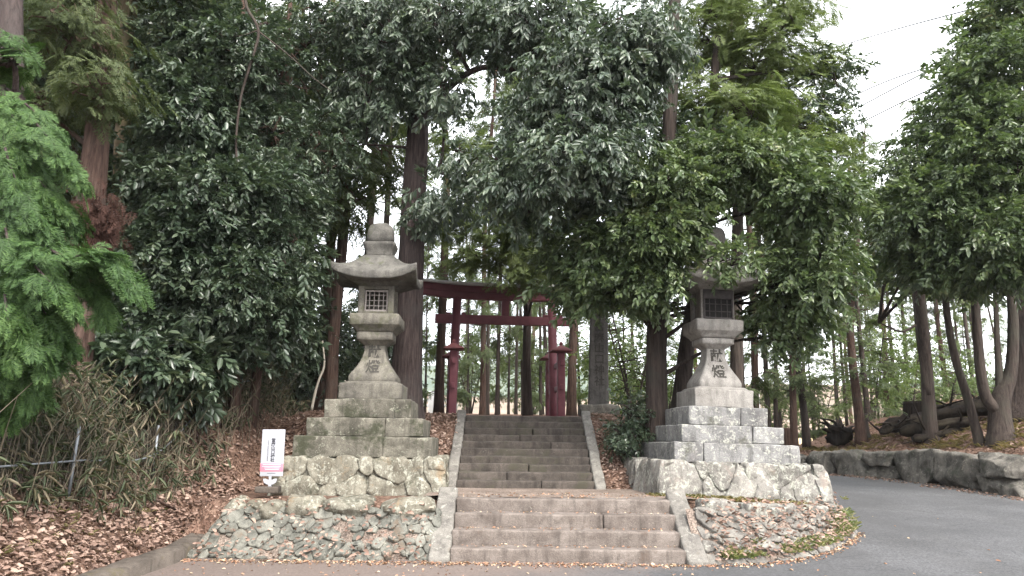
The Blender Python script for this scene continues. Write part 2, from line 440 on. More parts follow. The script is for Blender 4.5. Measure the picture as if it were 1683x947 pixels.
def boughs(root, lines, kind, leaves, bark, seed, per=46, sc=.8, width=.30):
    """a conifer's sweeping boughs: sprays set along both sides of each line of photo points"""
    rs = np.random.default_rng(seed); lb = MB(); tb = MB()
    for ln in lines:
        q = spline([np.array(at(*p)) for p in ln], 24); tb.add(*tube(q, np.linspace(.022, .005, 24), 5, cap=False))
        n = int(per * np.linalg.norm(np.diff(q, axis=0), axis=1).sum()); t = rs.uniform(.12, 1, n) ** .8; i = np.clip((t * 23).astype(int), 0, 22)
        tan = nrm(q[i + 1] - q[i]); side = nrm(np.cross(tan, [0, 0, 1.])) * rs.choice([-1, 1], n)[:, None]
        off = rs.uniform(0, 1, n) * width * (1.05 - t * .75)
        T = q[i] + (q[i + 1] - q[i]) * (t * 23 - i)[:, None] + side * off[:, None] + np.stack([0 * t, 0 * t, rs.normal(0, .05, n) - off * .25], -1)
        X = tan * 1.0 + side * rs.uniform(.2, .9, n)[:, None] + rs.normal(0, .16, (n, 3)); X[:, 2] -= .08 + .18 * t
        scatter(lb, PROTO[kind], T, X, np.array([0, -.25, 1.]) + rs.normal(0, .3, (n, 3)), sc * rs.uniform(.6, 1.15, n), rs)
    o = tb.build('bough', bark, root); o.location = -root.location
    o = lb.build('crown', leaves, root); o.location = -root.location
# ---------------------------------------------------------------- the lie of the land
WALL = np.array([(60, 13.0), (30, 14.2), (21, 15.0), (14.2, 16.8), (12.0, 18.4), (11.75, 20.2), (11.2, 22.4), (9.7, 24.9), (7.5, 26.6), (4, 28), (0, 29.2)], float)
def wall_sd(x, y):
    """distance beyond the boulder wall (positive on the bank)"""
    x = np.asarray(x, float); y = np.asarray(y, float); best = np.full(np.broadcast(x, y).shape, 1e9); sg = np.ones_like(best)
    for a, b in zip(WALL, WALL[1:]):
        d = b - a; t = np.clip(((x - a[0]) * d[0] + (y - a[1]) * d[1]) / (d @ d), 0, 1)
        ex, ey = x - a[0] - t * d[0], y - a[1] - t * d[1]; q = np.hypot(ex, ey); cr = d[0] * ey - d[1] * ex
        s = np.where(cr < 0, 1, -1); sg = np.where(q < best, s, sg); best = np.minimum(q, best)
    return best * sg
def zr(x, y): return .05 * np.clip(np.asarray(y, float) - 10, 0, 13) + 0 * np.asarray(x, float)
def yfront(x): return 10.95 + 2.0 * np.clip((np.asarray(x, float) - 2.6) / 2.6, 0, 1.25) ** 2
def H(x, y):
    x = np.asarray(x, float); y = np.asarray(y, float)
    road = zr(x, y); rise = sstep(13.4, 16.2, y)
    s = x / np.maximum(y, 8); slope = .036 - .024 * sstep(.1, .3, s)
    plat = .70 - .12 * sstep(2.6, 5.2, x)
    top = 2.05 - .65 * sstep(.12, .25, s) * sstep(20, 26, y) + slope * np.clip(y - 16, 0, 200)
    zb = plat * (1 - rise) + rise * top
    stair = sstep(-1.15, -.95, x) * (1 - sstep(2.45, 2.65, x))
    front = sstep(yfront(x) - .2 + .55 * stair, yfront(x) + .22 + .55 * stair, y)
    z = road * (1 - front) + zb * front
    z = z - .4 * sstep(-1.1, -.9, x) * (1 - sstep(1.45, 1.65, x)) * sstep(13.7, 14.1, y) * (1 - sstep(15.9, 16.3, y))
    xe = 5.5 - .95 * sstep(14.4, 15.2, y) - .55 * np.clip(y - 20, 0, 14)
    out = sstep(xe, xe + .6, x) * (1 - sstep(27, 30, y)); z = z * (1 - out) + road * out
    sd = wall_sd(x, y)
    bank = 1.32 + np.clip(sd, 0, 6) * (.0 + .30 * sstep(9.5, 13, x)) + (.05 + .10 * sstep(9, 12, x)) * fbm(np.stack([x * .5, y * .5, 0 * x], -1), 8)
    far = sstep(30, 40, y); bank = bank * (1 - far) + (1.3 + .021 * (y - 30)) * far
    bm = sstep(-.02, .3, sd) * sstep(.1, .2, s + .12 * (x > 6)); z = z * (1 - bm) + bank * bm
    fr = sstep(.17, .27, s) * sstep(27, 32, y); z = z * (1 - fr) + np.minimum(z, 1.32 + .021 * np.clip(y - 30, 0, 300)) * fr
    t = -4.25 - x
    left = .13 + .85 * sstep(0, 1.35, t) + .05 * np.clip(t, 0, 30) + 1.5 * sstep(11.2, 14.8, y) + .03 * np.clip(y - 16, 0, 60)
    wdt = .22 + .5 * sstep(11.5, 14, y); lm = sstep(0, 1, t / wdt + .0); z = z * (1 - lm) + left * lm
    near = 1 - sstep(22, 45, y)
    z = z + .05 * fbm(np.stack([x * 1.3, y * 1.3, 0 * x], -1), 2) * sstep(.02, .3, np.abs(z - road)) * (.4 + .6 * rise + .6 * lm)
    return z
def zat(x, y): return float(H(np.float64(x), np.float64(y)))

# ---- materials of the setting
def ground_mat():
    m, nt, b = mat('forest_soil', .95, .1); n = N(nt)
    a = n.noise(.8, 6, .65); col = n.ramp(a, [(.3, (.05, .032, .024)), (.7, (.15, .095, .07))])
    f = n.voronoi(26, out='Color'); f2 = n.ramp(f, [(.2, (.06, .035, .025)), (.5, (.17, .1, .075)), (.8, (.30, .2, .15))])
    col = n.mix(n.ramp(n.noise(2.1, 4, .6), [(.35, .25), (.65, .8)]), col, f2)
    y = n.sep('Y'); col = n.mix(n.ramp(n.math('DIVIDE', y, 100), [(.36, 0), (.44, .9)]), col, n.ramp(n.noise(.25, 5, .7), [(.3, (.42, .32, .17)), (.7, (.58, .47, .28))]))
    nt.links.new(col, b.inputs['Base Color']); n.bump(n.math('ADD', n.voronoi(30), n.noise(20, 5, .7)), .8, .03, b); return m
def asphalt_mat():
    m, nt, b = mat('asphalt', .88, .25); n = N(nt)
    col = n.ramp(n.noise(.7, 5, .65), [(.3, (.056, .056, .058)), (.7, (.092, .092, .095))])
    col = n.mix(.62, col, n.mix(.5, n.ramp(n.noise(70, 3, .85), [(.38, .02), (.5, .5), (.62, 1.0)]), n.ramp(n.voronoi(42, out='Color'), [(.15, .05), (.5, .5), (.85, 1)])), 'OVERLAY')
    lane = n.noise(1, 4, .6, n.scaled((.9, .14, 1))); col = n.mix(n.ramp(lane, [(.45, 0), (.62, .35)]), col, (.055, .054, .053))
    pt = n.ramp(n.noise(.35, 3, .5, dist=.4), [(.50, 0), (.53, .28)]); col = n.mix(pt, col, (.05, .05, .052))
    ck = n.node('ShaderNodeTexVoronoi', feature='DISTANCE_TO_EDGE'); ck.inputs['Scale'].default_value = .55; wob = n.node('ShaderNodeMix', data_type='VECTOR'); wob.inputs[0].default_value = .12; n.link(n.co, wob.inputs[4]); nzv = n.node('ShaderNodeTexNoise'); nzv.inputs['Scale'].default_value = 3; nzv.inputs['Detail'].default_value = 6; n.link(n.co, nzv.inputs['Vector']); n.link(nzv.outputs['Color'], wob.inputs[5]); n.link(wob.outputs[1], ck.inputs['Vector'])
    col = n.mix(n.math('MULTIPLY', n.ramp(ck.outputs['Distance'], [(.0, .7), (.006, 0)]), n.ramp(n.noise(.5, 3, .5), [(.48, 0), (.58, 1)])), col, (.03, .03, .03))
    # brown needles and dust lodged near the steps and the left kerb
    y = n.sep('Y'); x = n.sep('X')
    e = n.math('ADD', n.math('MULTIPLY', n.noise(1.4, 6, .7), .9), n.math('SUBTRACT', n.math('MULTIPLY', n.math('MINIMUM', y, 10.6), .30), n.math('ADD', n.math('MULTIPLY', n.math('MAXIMUM', x, -2.5), .22), 2.45)))
    col = n.mix(n.ramp(e, [(.45, 0), (.95, .85)]), col, n.ramp(n.noise(30, 4, .7), [(.3, (.09, .068, .058)), (.7, (.19, .15, .13))]))
    nt.links.new(col, b.inputs['Base Color']); n.bump(n.noise(170, 3, .8), .5, .006, b); return m
def path_mat():
    m, nt, b = mat('trodden_gravel', .95, .15); n = N(nt)
    col = n.ramp(n.noise(2, 6, .7), [(.3, (.11, .085, .07)), (.7, (.23, .185, .155))])
    col = n.mix(.6, col, n.ramp(n.voronoi(60, out='Color'), [(.2, .15), (.5, .5), (.8, .9)]), 'OVERLAY')
    nt.links.new(col, b.inputs['Base Color']); n.bump(n.voronoi(60), .7, .012, b); return m
M = {}
M['soil'] = ground_mat(); M['asphalt'] = asphalt_mat(); M['path'] = path_mat()
M['granite'] = stone_mat('pale_granite', (.365, .36, .352), (.175, .17, .168), (.62, .62, .54), .6, (.07, .07, .055), .25, stain=(.17, .155, .15))
M['shaft'] = stone_mat('clean_granite', (.44, .415, .385), (.31, .29, .265), (.54, .52, .45), .12, (.10, .10, .07), .05)
M['mossy'] = stone_mat('mossy_granite', (.27, .25, .205), (.11, .102, .082), (.44, .44, .35), .42, (.035, .038, .022), .5)
M['mossytop'] = stone_mat('weathered_olive_granite', (.265, .245, .205), (.135, .125, .108), (.35, .34, .27), .2, (.085, .085, .055), .45)
M['roofstone'] = stone_mat('dark_weathered_granite', (.20, .19, .17), (.095, .09, .082), (.27, .28, .22), .25, (.07, .075, .045), .5)
M['rubble'] = stone_mat('lichened_rubble', (.33, .31, .25), (.14, .125, .096), (.55, .55, .46), .62, (.045, .045, .03), .4, stain=(.24, .16, .09))
M['rubble_pale'] = stone_mat('pale_rubble', (.35, .33, .30), (.16, .15, .135), (.58, .585, .50), .66, (.07, .07, .045), .25, stain=(.26, .21, .18))
M['step'] = stone_mat('worn_pink_granite', (.31, .265, .235), (.17, .14, .122), (.42, .39, .34), .12, (.10, .075, .06), .1)
M['stepdark'] = stone_mat('dark_brown_granite', (.14, .118, .102), (.07, .06, .052), (.25, .24, .2), .15, (.06, .055, .04), .5)  # darker, browner stone than the lower flight
M['cheek'] = stone_mat('speckled_granite', (.33, .31, .275), (.19, .175, .16), (.48, .47, .41), .45, (.12, .1, .08), .15)
M['cobble'] = stone_mat('river_cobble', (.30, .295, .255), (.13, .13, .112), (.58, .56, .47), .35, (.13, .10, .075), .3)
M['boulder'] = stone_mat('grey_boulder', (.26, .24, .21), (.085, .08, .07), (.42, .40, .34), .42, (.05, .055, .04), .5)
M['stele'] = stone_mat('dark_slab', (.155, .145, .135), (.09, .084, .08), (.24, .24, .22), .15, (.08, .08, .06), .3)
M['concrete'] = stone_mat('old_concrete', (.19, .16, .135), (.105, .088, .074), (.25, .22, .19), .2, (.10, .085, .05), .25, speck=.4)
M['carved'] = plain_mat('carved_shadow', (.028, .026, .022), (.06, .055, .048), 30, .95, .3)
M['earth'] = plain_mat('packed_earth', (.05, .036, .028), (.12, .085, .065), 8, .98, .8)

# ---- ground, path, road
gb = MB()
V, q = sheet(-15, 21, 4, 42, .16, lambda X, Y: H(X, Y) - .03 * (wall_sd(X, Y) < 0), None); gb.add(V, q)
g = gb.build('ground', M['soil']); tag(g, kind='structure')
fb = MB(); V, q = sheet(-160, 160, -60, 180, 2.0, lambda X, Y: np.where(Y > 30, H(X, np.maximum(Y, 30)), np.where(Y > 4, H(X, Y), H(X, Y * 0 + 4))) - .25, lambda cx, cy: ~((cx > -13) & (cx < 19) & (cy > 6) & (cy < 40)))
tag(fb.add(V, q).build('far_field', M['soil']), kind='structure')
rb = MB()
def in_road(cx, cy):
    xe = 5.9 - .55 * np.clip(cy - 20, 0, 14)
    a = (cy < yfront(cx) - .1) | (cx > xe)
    return (cx > -4.2) & a & (wall_sd(cx, cy) < .25) & (cy < 27)
V, q = sheet(-4.25, 40, -12, 28, .25, lambda X, Y: zr(X, Y) + .006, in_road)
tag(rb.add(V, q).build('road', M['asphalt']), kind='structure')
pb = MB(); V, q = sheet(-1.25, 2.75, 11.5, 13.78, .12, lambda X, Y: .738 + 0 * X + .012 * fbm(np.stack([X * 2, Y * 2, 0 * X], -1), 6))
tag(pb.add(V, q).build('path', M['path']), kind='structure')

# ---- hills beyond the wood
def hills():
    m, nt, b = mat('winter_woods', 1.0, 0); n = N(nt)
    col = n.ramp(n.noise(.12, 6, .75), [(.3, (.10, .11, .09)), (.5, (.20, .155, .12)), (.7, (.27, .21, .17))])
    nt.links.new(col, b.inputs['Base Color'])
    def hz(X, Y):
        k = sstep(95, 230, Y); P = np.stack([X * .012, Y * .012, 0 * X], -1)
        return 3 + k * (15 + 7 * fbm(P, 4)) * (1 - .35 * sstep(-60, -10, X) * (1 - sstep(10, 60, X))) + 1.3 * k * np.abs(fbm(np.stack([X * .25, Y * .25, 0 * X], -1), 7, 2))
    mb = MB(); V, q = sheet(-220, 260, 96, 240, 2.4, hz); mb.add(V, q)
    tag(mb.build('hills', m), kind='structure')
    m2, nt, b = mat('far_mountain_woods', 1.0, 0); n = N(nt)
    nt.links.new(n.ramp(n.noise(.03, 6, .7), [(.3, (.05, .075, .05)), (.7, (.10, .115, .075))]), b.inputs['Base Color'])
    def mz(X, Y):
        return 5 + sstep(500, 800, Y) * (62 + 26 * fbm(np.stack([X * .004, Y * .004, 0 * X], -1), 14))
    mb = MB(); V, q = sheet(-700, 900, 490, 860, 12, mz); mb.add(V, q)
    tag(mb.build('mountain', m2), kind='structure')
hills()

# ---- kerb along the left side of the paved recess
kb = MB(); ky = np.array([2.0, 5, 7.5, 9, 10.2, 10.9, 11.4, 11.9]); kz = np.array([.14, .14, .14, .15, .17, .24, .36, .48]); kx = np.array([-4.25, -4.25, -4.25, -4.25, -4.25, -4.24, -4.22, -4.2])
ss = np.linspace(0, 1, 60); yy = 2 + 9.9 * ss; zz = np.interp(yy, ky, kz); xx = np.interp(yy, ky, kx)
prof = [(.17, -.5), (.16, -.02), (.10, 0.0), (-.08, .01), (-.11, -.01), (-.14, -.5)]
V = np.array([[x + a, y, z + h] for x, y, z in zip(xx, yy, zz) for a, h in prof]); V = rough(V, .02, 3.0, 3); k = len(prof)
idx = np.arange(len(V)).reshape(-1, k); F = np.stack([idx[:-1, :-1], idx[1:, :-1], idx[1:, 1:], idx[:-1, 1:]], -1).reshape(-1, 4)
kb.add(V, F, [list(idx[-1])]); tag(kb.build('kerb', M['concrete']), kind='structure')

# ---------------------------------------------------------------- stairs
def stairs(name, label, x0, x1, y0, z0, n, rise, tread, m, cheek_w, seed, cheek_m, shrink=0.0, nj=2):
    root = thing(name, label, 'stairs', ((x0 + x1) / 2, y0, z0)); rs = np.random.default_rng(seed); cx = (x0 + x1) / 2
    for i in range(n):
        mb = MB(); w = (x1 - x0) + .04; j = [-w / 2] + sorted((np.arange(1, nj) / nj - .5) * w + rs.uniform(-.55, .55, nj - 1)) + [w / 2]
        if rs.random() < .25: j = [-w / 2, w / 2]
        for a, b in zip(j, j[1:]):
            ww = b - a - .012
            V, F, t = rbox(ww, tread + .3, rise + .06 + (.6 if i == 0 else 0) * 0, .028, (max(4, int(ww / .09)), 6, 3))
            V = rough(V, .016, 2.6, seed + i * 7 + int(a * 10)); V = rough(V, .008, 11, seed + i); V[:, 0] += (a + b) / 2; V[:, 1] += (tread + .3) / 2 + i * tread + rs.normal(0, .008)
            V[:, 2] += i * rise - .06 + rs.normal(0, .004); mb.add(V, F, t)
        mb.build('step', m, root)
    for sd in (-1, 1):
        mb = MB(); w = cheek_w; Lr = n * tread; 
        V, F, t = rbox(w, 1.0, .42, .035, (4, 26, 4)); yy = V[:, 1] + .5
        e0, e1 = -.12, Lr + .06
        V[:, 1] = e0 + yy * (e1 - e0); V[:, 2] = V[:, 2] - .42 + .09 + np.clip((V[:, 1]) / Lr, -.05, 1.02) * n * rise + .03
        low = V[:, 2] < 0; V[low & (V[:, 1] < .1), 2] = np.maximum(V[low & (V[:, 1] < .1), 2], -.1)
        V[:, 0] += sd * ((x1 - x0) / 2 + w / 2 + .012) 
        V = rough(V, .02, 2.4, seed + 60 + sd); mb.add(V, F, t); mb.build('side_slab', cheek_m, root)
    return root
# ---------------------------------------------------------------- writing
def text_mesh(body, size, mat_, name, parent, fn, extrude=.004, align='CENTER', bold=.0, spacing=1.0, sub=True):
    c = bpy.data.curves.new(name, 'FONT'); c.body = body; c.size = size; c.align_x = align; c.extrude = extrude; c.offset = bold; c.space_line = spacing; c.resolution_u = 3
    t = bpy.data.objects.new('tmp', c); COL.objects.link(t); dg = bpy.context.evaluated_depsgraph_get(); dg.update()
    me = bpy.data.meshes.new_from_object(t.evaluated_get(dg)); bpy.data.objects.remove(t)
    V = np.zeros(len(me.vertices) * 3); me.vertices.foreach_get('co', V); V = fn(V.reshape(-1, 3)); me.vertices.foreach_set('co', V.astype(np.float32).ravel()); me.update()
    me.materials.clear(); me.materials.append(mat_); me.name = name
    o = bpy.data.objects.new(name, me); COL.objects.link(o); o.parent = parent; return o

def facet(V, n, seed, keep=.80):
    """knock flat breaks off a stone with a few random planes"""
    rs = np.random.default_rng(abs(seed)); c = V.mean(0); h = np.ptp(V, axis=0) / 2; P = (V - c) / h
    for _ in range(n):
        d = nrm(rs.normal(size=3)); s = P @ d; lim = s.max() * rs.uniform(keep, .95); k = s > lim
        P[k] -= (s[k] - lim)[:, None] * d * .92
    return c + P * h
# ---------------------------------------------------------------- stone lanterns
def rubble(root, w, d, h, m, seed, nf, ns):
    part = MB(); V, F, t = sqlathe([(-.12, w / 2 + .03, d / 2 + .03), (0, w / 2 + .018, d / 2 + .018), (h * .5, w / 2 - .026, d / 2 - .026), (h * .9, w / 2 - .062, d / 2 - .062), (h - .015, w / 2 - .11, d / 2 - .11)], .03, 24); part.add(rough(V, .03, 6, seed), F, t); p = part.build('rubble_base', m, root)
    rs = np.random.default_rng(seed)
    for k, (W, n) in enumerate(((w, nf), (d, ns), (d, ns))):
        seeds = [((i + .5) / n * W + rs.normal(0, W / n * .3), h * (.26 + .48 * (i % 2)) + rs.normal(0, .09)) for i in range(n)]
        wts = rs.normal(0, .035, n); bat = .14
        def mp(P, k=k):
            u, v, q = P[:, 0], P[:, 1], P[:, 2]; off = bat * (1 - v / h) * .6 + q
            v = v * 1.16 - .16 * h; uu = u - W / 2; uu = uu * (1 + .06 * (1 - v / h))
            if k == 0: return np.stack([uu, -d / 2 + .1 - off, v], -1)
            if k == 1: return np.stack([w / 2 - .1 + off, uu, v], -1)
            return np.stack([-w / 2 + .1 - off, -uu, v], -1)
        for j, poly in enumerate(voro(W, h + .02, seeds, wts)):
            if len(poly) < 3: continue
            V, F, t = stone(poly, -.004, .14, .05 + rs.uniform(0, .06), seed * 50 + k * 20 + j, k=60, cut=1, amp=.04); V = rough(V, .02, 9, j + seed, 4)
            b = MB(); b.add(mp(V), F, t); b.build('boulder', m, p)
    return p
def lantern(name, label, x, y, z, rz, lean, D, mats, seed, dark_wood):
    root = thing(name, label, 'stone lantern', (x, y, z), rz); root.rotation_euler = (0, lean, rz)
    mr, mt, mu = mats
    rubble(root, D['rub'][0], D['rub'][1], D['rub'][2], mr, seed, 14, 9)
    zz = D['rub'][2]
    for i, (w, top) in enumerate(D['tiers']):
        h = top - zz; mb = MB(); rs = np.random.default_rng(seed + i)
        cuts = [-w / 2, w / 2] if i == len(D['tiers']) - 1 else [-w / 2, rs.uniform(.12, .34) * w * rs.choice([-1, 1]), w / 2]
        for a, b in zip(cuts, cuts[1:]):
            V, F, t = rbox(b - a - .002, w, h, .022, (max(4, int((b - a) / .09)), 14, 4)); V = rough(V, .022, 2.2, seed + i * 3 + int(a * 9)); V = rough(V, .009, 12, seed + i)
            V[:, 0] += (a + b) / 2; V[:, 2] += zz; mb.add(V, F, t)
        if i == len(D['tiers']) - 1:                      # low sloping shoulder under the shaft
            V, F, t = sqlathe([(zz + h - .01, w / 2 - .04), (zz + h + .035, w / 2 - .09), (zz + h + .045, .40)], .05, 6); mb.add(V, F, t)
        mb.build('plinth_tier', mt if i < 3 else mu, root); zz = top
    b = D['shw']; Z0 = zz + .03; sh = D['shaft'] - Z0
    prof = [(0, b * .97), (.03, b), (.1, b * 1.01), (.17, b * .985), (.25, b * .9), (.34, b * .79), (.45, b * .67), (.56, b * .565), (.68, b * .495), (.8, b * .455), (.92, b * .44), (1.0, b * .455)]
    pz = np.array([Z0 + a * sh for a, _ in prof]); ph = np.array([q for _, q in prof]); zs = np.linspace(pz[0], pz[-1], 40); hs = np.interp(zs, pz, ph); hs = np.convolve(np.pad(hs, 2, mode='edge'), np.ones(5) / 5, 'valid')
    mb = MB(); V, F, t = sqlathe(list(zip(zs, hs)), .07, 10); mb.add(rough(V, .012, 4, seed + 30), F, t); s = mb.build('shaft', mu, root)
    for ch, zc, sz in (('献', Z0 + sh * .80, .235), ('燈', Z0 + sh * .40, .25)):
        def fn(V, zc=zc, sz=sz):
            X = V[:, 0]; Zz = zc + V[:, 1] - sz * .36; hw = np.interp(Zz, zs, hs)
            return np.stack([X, -hw - .004 + V[:, 2] * 1.0 + .012 * fbm(np.stack([X, -hw, Zz], -1) * 4 + (seed + 30) * 3.7 + 31.1, seed + 35) * 1.0, Zz], -1)
        text_mesh(ch, sz, M['carved'], 'inscription', s, fn, .004, bold=.004)
    c0, c1, p1 = D['shaft'], D['cap'], D['plat']
    mb = MB(); w = D['capw'] / 2
    V, F, t = sqlathe([(c0 - .03, b * .45), (c0 - .01, b * .5), (c0 + .05, w - .02), (c0 + .06, w), (c1 - .01, w), (c1, w - .015)], .04, 8); mb.add(rough(V, .012, 5, seed + 31), F, t); mb.build('collar', mu, root)
    mb = MB(); w = D['platw'] / 2
    V, F, t = sqlathe([(c1 - .002, w * .74), (c1 + .03, w * .78), (c1 + .09, w * .93), (c1 + .105, w - .01), (c1 + .115, w), (p1 - .02, w * 1.0), (p1, w - .02)], .03, 9); mb.add(rough(V, .012, 5, seed + 32), F, t); mb.build('platform', mu, root)
    # firebox: corner posts, sills, recessed side panels
    f1 = D['fire']; w = D['firew'] / 2; mb = MB(); fh = f1 - p1
    for sx in (-1, 1):
        for sy in (-1, 1):
            V, F, t = rbox(.11, .11, fh, .015, (3, 3, 8)); V = rough(V, .008, 6, seed + 3); V[:, 0] += sx * (w - .055); V[:, 1] += sy * (w - .055); V[:, 2] += p1; mb.add(V, F, t)
    for sx, sy in ((1, 0), (-1, 0), (0, 1)):
        V, F, t = rbox(.03 if sx else 2 * w - .2, .03 if sy else 2 * w - .2, fh - .01, .008, (4, 4, 4)); V[:, 0] += sx * (w - .07); V[:, 1] += sy * (w - .07); V[:, 2] += p1; mb.add(V, F, t)
    for z0, hh in ((p1, .055), (f1 - .09, .09)):
        V, F, t = rbox(2 * w - .2, .09, hh, .01, (4, 3, 3)); V[:, 1] -= w - .06; V[:, 2] += z0; mb.add(V, F, t)
    fb_ = mb.build('firebox', mu, root)
    lt = MB(); wm = M['darkwood'] if dark_wood else M['greywood']; ow, z0, z1 = 2 * w - .225, p1 + .06, f1 - .095
    pr = 0
    if dark_wood:
        ow, z0, z1, pr = 2 * w - .07, p1 + .012, f1 - .04, -.095
        V, F, t = rbox(ow - .02, .012, z1 - z0 - .02, .003, (2, 1, 2)); bk = MB(); bk.add(V + np.array([0, -w + .095 + pr, z0 + .01]), F, t); bk.build('hole_shade_sheet', M['holeshade'], fb_)  # black sheet stands in for the shade inside, seen between the bars
        V, F, t = rbox(ow - .02, .05, .15, .004, (2, 1, 1)); lt.add(V + np.array([0, -w + .08 + pr, z1 - .16]), F, t)
    for i in range(2):
        lt.add(*[q if k else q + np.array([(i * 2 - 1) * (ow / 2 - .012), -w + .075 + pr, z0]) for k, q in enumerate(rbox(.03, .03, z1 - z0, .004, (1, 1, 2)))])
        lt.add(*[q if k else q + np.array([0, -w + .075 + pr, (z0, z1 - .03)[i]]) for k, q in enumerate(rbox(ow - .054, .03, .03, .004, (2, 1, 1)))])
    nv = 4
    for i in range(nv): lt.add(*[q if k else q + np.array([-ow / 2 + ow * (i + 1) / (nv + 1), -w + .072 + pr, z0 + .03]) for k, q in enumerate(rbox(.014, .014, z1 - z0 - .06, .002, (1, 1, 2)))])
    for i in range(3): lt.add(*[q if k else q + np.array([0, -w + .083 + pr, z0 + (z1 - z0) * (i + 1) / 4]) for k, q in enumerate(rbox(ow - .054, .012, .013, .002, (3, 1, 1)))])
    lt.build('window_lattice', wm, fb_)
    # roof with lifted corners
    rw = D['roofw'] / 2; e0 = D['eave']; rt = D['rooftop']; m = 12
    tt = np.linspace(-1, 1, m + 1)[:-1]; ring = []
    for k in range(4):
        a = k * PI / 2; ring += [(math.cos(a) - math.sin(a) * t, math.sin(a) + math.cos(a) * t, abs(t)) for t in tt]
    ring = np.array(ring); S = len(ring); V = []
    lift = .15
    def rg(hw, zb, lf): V.append(np.stack([ring[:, 0] * hw * (1 + .03 * lf * ring[:, 2] ** 3), ring[:, 1] * hw * (1 + .03 * lf * ring[:, 2] ** 3), zb + lift * lf * ring[:, 2] ** 2.6], -1))
    rg(.16, f1 - .03, 0); rg(w + .03, f1 - .03, 0); rg(w + .06, f1 + .005, 0); rg(rw * .75, e0 + .005, .35); rg(rw * .96, e0 - .005, .95); rg(rw, e0, 1.0); rg(rw * 1.01, e0 + .02, 1); rg(rw * 1.02, e0 + .10, 1.05); rg(rw * 1.005, e0 + .125, 1.05)
    for s in np.linspace(.92, .0, 7):
        hw = .27 + (rw - .27) * s; rg(hw, e0 + .125 + (rt - e0 - .125) * (1 - s) ** 1.25, 1.05 * s ** 2.2)
    V = np.concatenate(V); n = len(V) // S; idx = np.arange(n * S).reshape(n, S); nx = np.roll(idx, -1, 1); F = np.stack([idx[:-1], nx[:-1], nx[1:], idx[1:]], -1).reshape(-1, 4)
    V = np.concatenate([V, [[0, 0, f1 - .03], [0, 0, rt]]]); t = np.concatenate([np.stack([nx[0], idx[0], np.full(S, n * S)], -1), np.stack([idx[-1], nx[-1], np.full(S, n * S + 1)], -1)])
    mb = MB(); mb.add(rough(V, .014, 4, seed + 40), F, t); mb.build('roof', M['roofstone'] if not dark_wood else mu, root)
    mb = MB(); q = rt - .01
    V, F, t = sqlathe([(q, .25), (q + .05, .235), (q + .12, .25), (q + .2, .285), (q + .25, .295), (q + .262, .28)], .16, 8); mb.add(rough(V, .014, 5, seed + 41), F, t)
    V, F, t = sqlathe([(q + .262, .215), (q + .28, .235), (q + .36, .245), (q + .45, .24), (q + .54, .225), (q + .6, .19), (q + .64, .13), (q + .665, .05)], .3, 8); mb.add(rough(V, .02, 5, seed + 42), F, t)
    mb.build('finial', M['roofstone'] if not dark_wood else mu, root)
    return root
M['holeshade'] = plain_mat('black_hole_shade', (.006, .005, .005), (.012, .011, .01), 20, .9, 0)  # darkness of the lattice holes, put in as black colour
M['darkwood'] = plain_mat('dark_lattice_wood', (.035, .03, .03), (.075, .066, .064), 20, .8, .3)
M['greywood'] = plain_mat('silvery_lattice_wood', (.17, .145, .13), (.32, .29, .27), 20, .8, .3)
lantern('stone_lantern', 'mossy olive stone lantern with onion finial, left of the stairs beside the white sign', -2.40, 13.68, .72, R(2), 0,
        dict(rub=(2.62, 2.6, .52), tiers=[(2.2, .85), (1.88, 1.155), (1.43, 1.47), (1.07, 1.745)], shw=.405, shaft=2.46, cap=2.66, capw=.63, plat=2.965, platw=.87, fire=3.5, firew=.63, roofw=1.40, eave=3.53, rooftop=4.04),
        (M['rubble'], M['mossy'], M['mossytop']), 11, False)
lantern('stone_lantern', 'pale granite stone lantern with roof buried in leaves, right of the stairs by the road', 3.53, 13.66, .66, R(5.5), R(1.1),
        dict(rub=(2.72, 2.6, .55), tiers=[(2.08, .87), (1.71, 1.15), (1.36, 1.46), (1.03, 1.77)], shw=.375, shaft=2.52, cap=2.68, capw=.58, plat=2.99, platw=.84, fire=3.56, firew=.60, roofw=1.36, eave=3.58, rooftop=4.1),
        (M['rubble_pale'], M['granite'], M['shaft']), 23, True)

# ---------------------------------------------------------------- stairs
stairs('stone_stairs', 'lower flight of four wide worn granite steps rising from the road', -.74, 2.24, 10.28, 0, 4, .184, .30, M['step'], .27, 31, M['cheek'])
stairs('stone_stairs', 'upper flight of ten dark steps climbing to the red gate', -.90, 1.44, 13.66, .74, 10, .130, .245, M['stepdark'], .19, 47, M['cheek'])

